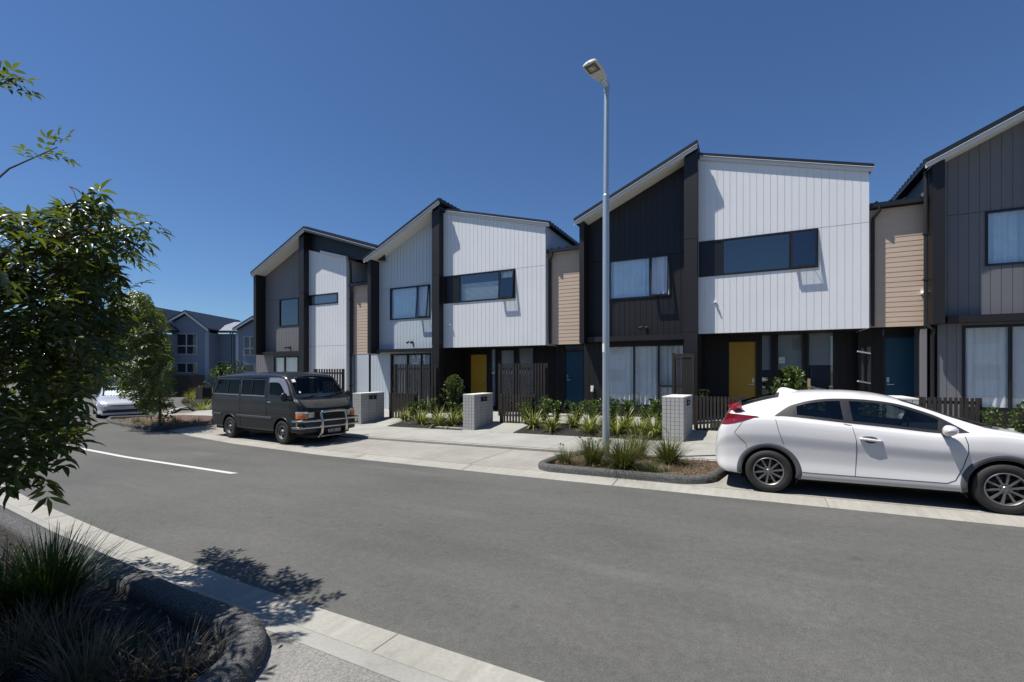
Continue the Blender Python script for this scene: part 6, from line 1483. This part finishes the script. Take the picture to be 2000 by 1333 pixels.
# ---- foreground tree -------------------------------------------------------
def foreground_tree():
    r=random.Random(5); base=Vector((-4.95,.50,g(-4.95)+.04))
    T=thing('street_tree','broad leafy tree filling the left edge of the view over the foreground bed','tree',tuple(base))
    SIL=[(-60,378),(30,382),(85,402),(130,372),(190,350),(245,375),(295,392),(352,404),(352,430),(322,470),(320,512),(275,530),(236,536),(240,562),(272,580),(280,620),(268,670),(250,705),(228,742),(200,768),(180,782),(190,815),(172,850),(152,884),(160,906),(122,932),(102,984),(60,970),(20,985),(-60,960)]
    SIL2=inset(SIL,8); SHD=[[(350,1150),(420,1098),(560,1105),(560,1180),(480,1190),(350,1160)],[(470,1195),(560,1190),(600,1200),(700,1250),(690,1280),(600,1275),(520,1260)]]
    cl=[]
    for px,py,d,R_,n in ((268,440,3.75,.20,26),(300,430,3.8,.14,14),(225,620,4.2,.24,34),(240,580,4.3,.18,22),(215,690,4.2,.24,30),(235,650,4.4,.2,24),(205,420,3.7,.25,34),(160,448,3.6,.30,40),(70,440,3.5,.34,44),(-10,430,3.4,.34,36),(120,530,3.6,.36,50),(30,545,3.4,.38,50),(195,495,3.8,.22,24),(160,585,3.7,.30,42),(200,610,3.9,.20,26),(70,640,3.4,.40,56),(150,665,3.6,.28,40),(0,700,3.2,.38,46),(105,735,3.4,.32,48),(145,770,3.5,.20,28),(50,800,3.2,.32,46),(110,840,3.2,.22,34),(140,840,3.25,.12,12),(20,880,3.0,.26,34),(85,905,2.95,.15,20),(45,935,2.8,.12,10),(100,950,2.8,.06,4),(-40,600,3.2,.4,40),(-60,820,2.9,.35,36),(95,600,4.3,.45,60),(60,720,4.2,.45,60),(130,690,4.4,.4,46),(30,480,4.2,.4,40)):
        cl.append((Wp(px,py,d),R_,n,True))
    lone=[(Wp(18,330,3.3),Wp(112,288,3.35)),(Wp(-40,190,3.0),Wp(14,158,3.05))]
    k=0
    while k<34:
        p=Vector((r.gauss(-5.0,.85),r.gauss(.55,.75),r.uniform(1.9,4.4))); q=pxof(p)
        if q and q[0]>-90: continue
        if p.z>4.3-.5*((p.x+5)**2+(p.y-.5)**2): continue
        cl.append((p,.42,30,False)); k+=1
    for gx_,gy_,h_,R_,n in ((-3.9,2.62,3.0,.20,26),(-3.75,2.75,3.0,.2,24),(-4.2,2.55,3.0,.2,22),(-3.05,2.42,3.4,.2,24),(-2.75,2.38,3.4,.16,16),(-3.3,2.40,3.3,.2,20)):
        cl.append((Vector((gx_-h_*1.6/4.1,gy_-h_/4.1,h_+g(gx_))),R_,n,False))
    b=MB(); tw=MB(); hub=Vector((-4.9,.62,1.55))
    def limb(p,r0=.022):
        mid=hub.lerp(p,.5)+Vector((r.uniform(-.15,.15),r.uniform(-.15,.15),r.uniform(.0,.25))); P=[]
        for i in range(8): t=i/7; P.append(hub*((1-t)**2)+mid*(2*t*(1-t))+p*(t*t))
        tw.tube(P,[r0*(1-.75*i/7) for i in range(8)],6)
        return P
    def inside(c,m):
        q=pxof(c)
        return not (q and q[0]>-70 and not inpoly(q[0],q[1],m))
    for p,R_,n,vis in cl:
        got=[]
        for i in range(int(n*(.80 if vis else 1))):
            o=rdir(r)*(R_*(r.random()**.45)); c=p+o
            d=(o.normalized()*.9+rdir(r)*.6+Vector((0,0,-.05))).normalized(); L_=r.uniform(.16,.26)
            if not inside(c,SIL2) or not inside(c+d*(L_+.06),SIL): continue
            h_=c.z-g(c.x); gx_,gy_=c.x+h_*1.6/4.1,c.y+h_/4.1
            if gy_>2.28:
                q=pxof(Vector((gx_,gy_,g(gx_))))
                if q and q[0]>120 and not any(inpoly(q[0],q[1],P_) for P_ in SHD):
                    if not vis or (gy_>2.75 and q[0]>575) or (r.random()<.55 and (q[0]<380 or q[0]>575)): continue
            got.append(c)
            if i%3==0: tw.tube([p,p+o*.5+Vector((0,0,.02)),c],[.006,.004,.003],4)
            spray(b,c,d,r,L=L_,pairs=r.choice((3,4,4)),lw=(r.uniform(.085,.135),r.uniform(.027,.038)),droop=r.uniform(.3,.9))
        if len(got)>3 and inside(p,SIL): limb(p,.014+.03*R_)
    for a,c in lone:
        tw.tube([hub+Vector((0,0,.6)),a.lerp(hub,.4)+Vector((0,0,.25)),a,c],[.016,.009,.006,.003],5)
        for i in range(7):
            p=a.lerp(c,.35+.65*i/6); spray(b,p,((c-a).normalized()+rdir(r)*.8).normalized(),r,L=.12,pairs=3,lw=(.07,.026),droop=.3)
    b.build('crown',M['leaf'],T,smooth='all',fixn=False)
    tr=MB(); tr.tube([base-Vector((0,0,.15)),base+Vector((.01,.03,.5)),base+Vector((.03,.06,1.05)),hub],[.085,.07,.06,.05],12); tk=tr.build('trunk',M['trunk'],T,smooth=True)
    tw.build('limbs',M['trunk'],tk,smooth=True)
foreground_tree()
# ---- young tree on the far island -----------------------------------------
def young_tree():
    r=random.Random(9); X,Y=gnd(312,833,None,.08); base=Vector((X,Y,g(X)+.06))
    T=thing('young_tree','young street tree with drooping leaves on the far kerbed island, before the silver car','tree',tuple(base)); d0=-X*S27+Y*C27
    SIL=[(205,600),(220,570),(262,558),(292,574),(312,602),(332,628),(330,660),(344,700),(340,722),(352,748),(344,775),(352,796),(330,808),(332,826),(318,826),(304,815),(290,806),(268,796),(252,780),(232,764),(205,752),(190,700),(196,640)]
    b=MB(); tw=MB(); c0=Wp(288,690,d0); n=0; cl=[Wp(r.uniform(205,345),r.uniform(565,805),d0+r.uniform(-1.2,1.2)) for _ in range(90)]
    for p in cl:
        q=pxof(p)
        if not inpoly(q[0],q[1],SIL): continue
        tw.tube([base+Vector((0,0,r.uniform(.9,2.6))),p.lerp(c0,.35)+Vector((0,0,.1)),p],[.022,.012,.005],5)
        for i in range(20):
            o=rdir(r)*(.52*r.random()**.5); c=p+o; q=pxof(c)
            d_=(o.normalized()*.7+rdir(r)*.6+Vector((0,0,-.25))).normalized(); q2=pxof(c+d_*.42)
            if not inpoly(q[0],q[1],SIL) or not inpoly(q2[0],q2[1],SIL): continue
            spray(b,c,d_,r,L=r.uniform(.28,.42),pairs=4,lw=(r.uniform(.13,.20),r.uniform(.045,.065)),droop=r.uniform(.5,1.1))
    b.build('crown',M['leafyoung'],T,smooth='all',fixn=False)
    tr=MB(); tr.tube([base-Vector((0,0,.1)),base+Vector((.03,0,.6)),base+Vector((-.05,.02,1.6)),base+Vector((-.2,.05,3.4))],[.05,.045,.04,.015],10); tk=tr.build('trunk',M['trunk'],T,smooth=True); tw.build('limbs',M['trunk'],tk,smooth=True)
young_tree()
# ---- bed soil between the pillars ------------------------------------------
def bedsheet(x0,x1,y0,y1,name='garden_bed'):
    b=MB(); rows=[]
    for i in range(25):
        x=x0+(x1-x0)*i/24; rows.append([(x,y0+(y1-y0)*j/10,yard(x,y0+(y1-y0)*j/10)+.012+(.03*math.sin(math.pi*j/10)+rnd.uniform(0,.02) if 0<j<10 and 0<i<24 else 0)) for j in range(11)])
    b.grid(rows); return struct(b.build(name,M['soil'],smooth=True))
pzf=lambda X,Y: pz(X)
B1=(gnd(995,847,pzf)[0]+.05,PIL[2][0]-.55); B0=(gnd(757,833,pzf)[0],PIL[1][0]-.44)
bedsheet(B1[0],B1[1],12.44,14.05); bedsheet(B0[0],B0[1],12.44,14.05); bedsheet(3.6,9.0,12.6,13.5); bedsheet(-.9,2.2,14.0,15.2)
b=MB(); X,Y=gnd(885,837,pzf); o=None
q=MB(); q.box(-.55,.55,-.10,.10,0,.03); mono('bed_slab',q,M['conc'],'small flat concrete slab lying at the front of the bed left of the centre pillar','paving slab',(X,12.60,yard(X,12.6)+.012),smooth=False)
# ---- prototypes -------------------------------------------------------------
r=random.Random(21)
def flax_proto():
    P=[]
    for k in range(4):
        t=bpy.data.objects.new('flax_clump',None)
        a=tuft_mesh(r,64,.84,.030,1.0,1.9,.07,8); c=tuft_mesh(r,60,.80,.026,1.1,2.2,.07,8)
        P.append((a,c))
        bpy.data.objects.remove(t)
    return P
FP=flax_proto(); FM=[]
for a,c in FP:
    m1=a.build('dark_blades',M['flax'],None,world=False,smooth='all',fixn=False); m2=c.build('striped_blades',M['flaxpale'],None,world=False,smooth='all',fixn=False)
    FM.append((m1.data,m2.data)); bpy.data.objects.remove(m1); bpy.data.objects.remove(m2)
def put2(name,label,cat,loc,rz,scale,datas,names,group):
    T=thing(name,label,cat,loc,rz,group); T.scale=(scale,)*3
    for d,n in zip(datas,names): o=bpy.data.objects.new(n,d); COL.objects.link(o); o.parent=T
    return T
SH=[]
for k in range(4):
    lb_,sb_=shrub_mesh(r,.74,.30,12,26,.095,.050); m1=lb_.build('leaves',M['shrub'],None,world=False,smooth='all',fixn=False); m2=sb_.build('stems',M['stem'],None,world=False,smooth=True)
    SH.append((m1.data,m2.data)); bpy.data.objects.remove(m1); bpy.data.objects.remove(m2)
def bed_pt(px,Y): return ax(px,Y),Y
ORD=['first','second','third','fourth','fifth','sixth','seventh','eighth','ninth','tenth','eleventh','twelfth','thirteenth','fourteenth']
beds=[('right-hand bed, counted from its left end',[(1042,13.2,.95),(1078,12.85,.9),(1118,13.4,.85),(1150,12.8,1.05),(1183,13.3,.9),(1205,12.75,.85),(1222,13.2,1.0),(1250,12.7,.95),(1275,12.75,1.0),(1295,13.1,.9)],[(1028,13.7,.95),(1062,13.75,1.0),(1088,13.55,.95),(1127,13.75,1.1),(1160,13.8,1.05),(1197,13.6,1.05),(1228,13.7,1.1),(1262,13.55,.95),(1287,13.4,1.15)],'bed behind the lamp post'),
      ('bed left of the centre pillar, counted from its left end',[(790,13.35,.8),(822,12.9,.95),(858,12.8,.95),(884,12.95,.9),(903,13.3,.8)],[(806,13.7,.85),(828,13.55,1.0),(846,13.8,1.05),(898,13.75,.9)],'bed left of the centre pillar')]
for nm,fl,sh,short in beds:
    for i,(px,Y,s_) in enumerate(fl):
        X=ax(px,Y); put2('flax_clump',f'{ORD[i]} striped flax clump from the left in the {short}','flax',(X,Y,yard(X,Y)+.02),r.uniform(0,6.28),s_*r.uniform(.92,1.08),FM[i%4],('dark_blades','striped_blades'),'striped flax clumps in the front beds')
    for i,(px,Y,s_) in enumerate(sh):
        X=ax(px,Y); put2('garden_shrub',f'{ORD[i]} small glossy shrub from the left, back of the {short}','shrub',(X,Y,yard(X,Y)+.02),r.uniform(0,6.28),s_*r.uniform(.95,1.1),SH[i%4],('leaves','stems'),'small shrubs along the front beds')
def shrub_thing(label,px,Y,H,R,stems,leaves,L,W,m='shrub',round_=True,name='leafy_shrub'):
    X=ax(px,Y); T=thing(name,label,'shrub',(X,Y,yard(X,Y))); lb_,sb_=shrub_mesh(random.Random(int(px)),H,R,stems,leaves,L,W,round_=round_); lb_.build('leaves',M[m],T,world=False,smooth='all',fixn=False); sb_.build('stems',M['stem'],T,world=False,smooth=True)
hgt=lambda px,py,Y: at(px,py,Y)[1]-yard(ax(px,Y),Y)
shrub_thing('large rounded shrub in front of the centre yellow door',887,13.9,hgt(887,735,13.9),.50,46,34,.10,.048)
shrub_thing('leafy shrub between two wooden stakes behind the roof of the white car',1547,14.4,hgt(1547,721,14.4),.55,30,36,.15,.06)
shrub_thing('thin shaded shrub against the dark wall left of the right-hand yellow door',1376,15.0,hgt(1376,757,15.0),.22,7,18,.09,.04,'shrubdark',False)
shrub_thing('dark shrub beside the right end of the low gate right of the centre pillar',1066,14.3,hgt(1066,775,14.3),.30,14,22,.09,.045,'shrubdark')
shrub_thing('pale green shrub right of the picket fence, above the white bonnet',1938,13.2,hgt(1938,799,13.2),.26,14,20,.07,.05)
shrub_thing('pale green shrub at the right edge above the white bonnet',1998,13.2,hgt(1998,788,13.2),.24,12,20,.07,.05)
shrub_thing('green shrub seen through the rear side window of the white car',1601,13.5,hgt(1601,782,13.5),.40,16,22,.09,.045)
shrub_thing('green shrub seen through the front side window of the white car',1712,13.2,hgt(1712,778,13.2),.38,16,22,.09,.045)
shrub_thing('yellow green shrub behind the roof of the van, left of the end townhouse',438,16.6,hgt(438,713,16.6),1.0,34,30,.16,.07)
shrub_thing('reddish green shrub behind the van roof, close to the end townhouse',463,16.4,hgt(463,706,16.4),.55,18,24,.15,.06,'shrubdark')
# dry grass right of the picket fence
for i,px in enumerate((1968,1990)):
    X=ax(px,12.9); mono('dry_tussock',tuft_mesh(r,40,.36,.010,1.3,1.6,.04),M['dry'],('thin dry tussock between the two pale shrubs above the white bonnet','thin dry tussock at the very right edge above the white bonnet')[i],'tussock',(X,12.9,yard(X,12.9)+.01))
# ---- middle island ------------------------------------------------------------
def isl_pt(px,py): return gnd(px,py,None,.07)
for i,(px,py,H,n,W,lab) in enumerate(((1160,908,.70,620,.0085,'green tussock left of the foot of the lamp post'),(1218,917,.74,760,.0085,'largest green tussock right of the foot of the lamp post'),(1245,895,.72,560,.0085,'brownish tussock at the back of the lamp post island'),(1306,907,.70,620,.0085,'separate dark tussock at the right of the lamp post island'),(1104,905,.40,240,.009,'small low tussock at the left end of the lamp post island'),(1271,925,.34,70,.016,'small bright grass tuft at the front of the lamp post island'),(1298,921,.14,60,.012,'low bright weed at the right front of the lamp post island'))):
    X,Y=isl_pt(px,py); mono('grass_tussock',tuft_mesh(random.Random(40+i),n,H,W,1.0,1.75,.10,6),M['shrubdark' if i in (5,6) else 'tuft'],lab,'tussock',(X,Y,g(X)+.06),0,'tussocks on the lamp post island')
for i,(px,py,H,lab) in enumerate(((1098,898,.40,'tall thin weed at the left corner of the lamp post island'),(1150,892,.42,'grey leafed weed behind the tussocks left of the lamp post'),(1185,890,.42,'grey leafed weed just behind the lamp post'))):
    X,Y=isl_pt(px,py); lb_,sb_=shrub_mesh(random.Random(70+i),H,.07 if i==0 else .22,2 if i==0 else 9,8 if i==0 else 16,.045,.02); T=thing('tall_weed',lab,'weed',(X,Y,g(X)+.05)); lb_.build('leaves',M['shrubdark'],T,world=False,smooth='all',fixn=False); sb_.build('stems',M['stem'],T,world=False,smooth=True)
# ---- far island and verge ---------------------------------------------------------
for i,(px,py,H,n,m,lab) in enumerate(((268,826,.34,60,'tuft','small tussock left of the young tree trunk'),(283,829,.26,60,'golden','yellowish tussock just left of the young tree trunk'),(345,826,.42,80,'tuft','dark tussock right of the young tree trunk'),(330,832,.22,80,'golden','bright low grass at the foot of the young tree'),(385,826,.34,60,'tuft','small tussock at the right end of the far island'),(300,836,.16,60,'golden','low bright grass at the front kerb of the far island'),(362,830,.2,60,'tuft','low tussock near the front kerb right of the young tree'))):
    X,Y=gnd(px,py,None,.07); mono('grass_tussock',tuft_mesh(random.Random(90+i),n,H,.016,1.1,1.3,.14),M[m],lab,'tussock',(X,Y,g(X)+.06),0,'tussocks on the far island')
struct(infill('garden_bed',[gnd(408,808),gnd(392,806),gnd(375,800),gnd(362,793),gnd(352,786),gnd(360,778),gnd(385,776),gnd(430,776),gnd(440,800)],lambda x:g(x)+.012,M['soil'],lump=.01))
for i,(px,py,H,n,m,W,lab) in enumerate(((386,779,1.15,220,'golden',.014,'golden feathery grass left of the dark planter box'),(372,781,.8,160,'golden',.014,'golden feathery grass nearest the young tree'),(403,776,1.2,160,'golden',.014,'golden grass behind the dark planter box'),(366,789,.5,90,'tuft',.03,'green strappy plant at the left end of the verge behind the far island'),(385,797,.55,90,'flax',.03,'green strappy plant in front of the golden grass'),(398,803,.6,90,'flaxpale',.03,'pale arching strappy plant beside the van tail'),(405,792,.65,90,'flax',.03,'green strappy plant below the dark planter box'))):
    X,Y=gnd(px,py); mono('verge_grass' if m=='golden' else 'strappy_plant',tuft_mesh(random.Random(110+i),n,H,W,1.0,1.3,.25),M[m],lab,'grass clump' if m=='golden' else 'plant',(X,Y,g(X)+.01),0,'plants on the verge left of the van')
# ---- foreground bed ------------------------------------------------------------------
for i,(px,py,H,n,W,m,sp,bd,lab) in enumerate(((95,1190,.66,620,.011,'lush',.95,1.1,'lush green grass clump, largest plant of the foreground bed'),(5,1198,.58,480,.011,'lush',.9,1.2,'lush green grass clump cut by the left edge in the foreground bed'),(120,1265,.38,220,.007,'dry',1.2,1.4,'dark dry grass clump below the lush clump in the foreground bed'),(30,1300,.36,220,.007,'dry',1.2,1.4,'dry grass clump in the bottom left corner'),(345,1312,.32,150,.006,'greydry',1.2,1.5,'wispy grey grass tuft near the rounded kerb end'),(165,1335,.42,240,.006,'greydry',.9,1.2,'grey dry grass clump at the bottom edge of the foreground bed'),(245,1262,.24,110,.008,'shrubdark',1.2,1.3,'small dark green tuft in the middle of the foreground bed'),(250,1330,.28,130,.006,'dry',1.2,1.4,'thin dry tuft between the two grey grass clumps'),(60,1240,.34,160,.008,'dry',1.3,1.5,'dry skirt of dead grass under the lush clump'),(430,1318,.22,60,.006,'greydry',1.3,1.5,'sparse grey tuft closest to the rounded kerb end'))):
    X,Y=gnd(px,py,None,.08); mono('grass_clump',tuft_mesh(random.Random(130+i),n,H,W,sp,bd,.11),M[m],lab,'grass clump',(X,Y,g(X)+.05),0,'grass clumps in the foreground bed')
# a few seed stalks over the lush clump
X,Y=gnd(95,1188,None,.08); b=MB(); rr=random.Random(3)
for i in range(22):
    az=rr.uniform(0,6.28); blade(b,Vector((.05*math.cos(az),.05*math.sin(az),0)),az,rr.uniform(.6,.85),.0022,rr.uniform(.1,.6),rr.uniform(.2,.9),6)
mono('seed_stalks',b,M['dry'],'thin straw coloured seed stalks rising from the lush grass clump','grass stalks',(X,Y,g(X)+.05))
# fallen leaves and bark chips
M['litterm']=leafmat('dead_leaf_litter',(0.15,0.095,0.05),.6,.7,.1)
b=MB(); rr=random.Random(8)
for i in range(420):
    X,Y=rr.uniform(-8,-2.8),rr.uniform(.85,2.2); d=rdir(rr); d.z*=.2; leaf(b,Vector((X,Y,g(X)+.085+rr.uniform(0,.02))),d.normalized(),Vector((0,0,1)),rr.uniform(.03,.08),rr.uniform(.012,.03))
struct(b.build('leaf_litter',M['litterm'],None,world=False,fixn=False),'stuff')
b=MB()
for i in range(700):
    X,Y=rr.uniform(-3.35,-.5),rr.uniform(8.22,9.95); d=rdir(rr); d.z*=.2; leaf(b,Vector((X,Y,g(X)+.07+rr.uniform(0,.025))),d.normalized(),Vector((0,0,1)),rr.uniform(.03,.07),rr.uniform(.015,.03))
struct(b.build('bark_chips',M['litterm'],None,world=False,fixn=False),'stuff')

# thin dry cover between the tussocks
b=MB(); rr=random.Random(12)
for i in range(1500):
    X,Y=rr.uniform(-3.4,-.45),rr.uniform(8.2,9.98)
    if rr.random()<.35: X,Y=rr.gauss(-1.9,.6),rr.gauss(8.9,.35)
    if not(-3.4<X<-.45 and 8.2<Y<9.98): continue
    blade(b,Vector((X,Y,g(X)+.05)),rr.uniform(0,6.28),rr.uniform(.08,.22),.007,rr.uniform(.3,1.2),rr.uniform(.3,1.2),3)
struct(b.build('dry_grass_cover',M['greydry2'],None,world=False,fixn=False),'stuff')
b=MB()
for i in range(900):
    t=rr.random(); px=212+t*200; q_=gnd(px,rr.uniform(818,834) if px>235 else rr.uniform(820,826),None,.07)
    blade(b,Vector((q_[0],q_[1],g(q_[0])+.05)),rr.uniform(0,6.28),rr.uniform(.08,.25),.014,rr.uniform(.3,1.2),rr.uniform(.3,1.2),3)
struct(b.build('dry_grass_cover',M['greydry2'],None,world=False,fixn=False),'stuff')
# ------------------------------------------------------------------ camera, light, sky
cam=bpy.data.cameras.new('camera'); co=bpy.data.objects.new('camera',cam); COL.objects.link(co)
co.location=(0,0,EYE); co.rotation_euler=(rad(90),0,rad(27)); cam.sensor_width=36.0; cam.lens=16.2; cam.shift_y=0.02925; cam.clip_end=5000; cam.clip_start=0.05
sc.camera=co
D=Vector((1.60,1.0,-4.1)).normalized()
sl=bpy.data.lights.new('sun','SUN'); so=bpy.data.objects.new('sun',sl); COL.objects.link(so)
so.rotation_euler=D.to_track_quat('-Z','Y').to_euler(); so.location=(-8,-10,30)
sl.energy=5.0; sl.angle=rad(0.53); sl.color=(1.0,0.955,0.89)
w=bpy.data.worlds.new('World'); sc.world=w; w.use_nodes=True; nt=w.node_tree
bg=nt.nodes['Background']; sky=nt.nodes.new('ShaderNodeTexSky'); sky.sky_type='NISHITA'; sky.sun_disc=False
el=math.asin(-D.z); sky.sun_elevation=el; sky.sun_rotation=math.atan2(-D.x,-D.y)
sky.altitude=0; sky.air_density=1.0; sky.dust_density=0.1; sky.ozone_density=4.0
hs=nt.nodes.new('ShaderNodeVectorMath'); hs.operation='MULTIPLY'; hs.inputs[1].default_value=(0.71,0.91,1.15)   # polarised, deep blue sky
nt.links.new(sky.outputs[0],hs.inputs[0]); nt.links.new(hs.outputs[0],bg.inputs[0]); bg.inputs[1].default_value=0.064
sc.view_settings.view_transform='Standard'; sc.view_settings.look='None'; sc.view_settings.gamma=1.0; sc.view_settings.exposure=0.41
sc.view_settings.use_curve_mapping=False
sc.render.engine='CYCLES'; sc.cycles.use_denoising=True; sc.cycles.max_bounces=8; sc.cycles.transparent_max_bounces=16
sc.cycles.caustics_reflective=False; sc.cycles.caustics_refractive=False
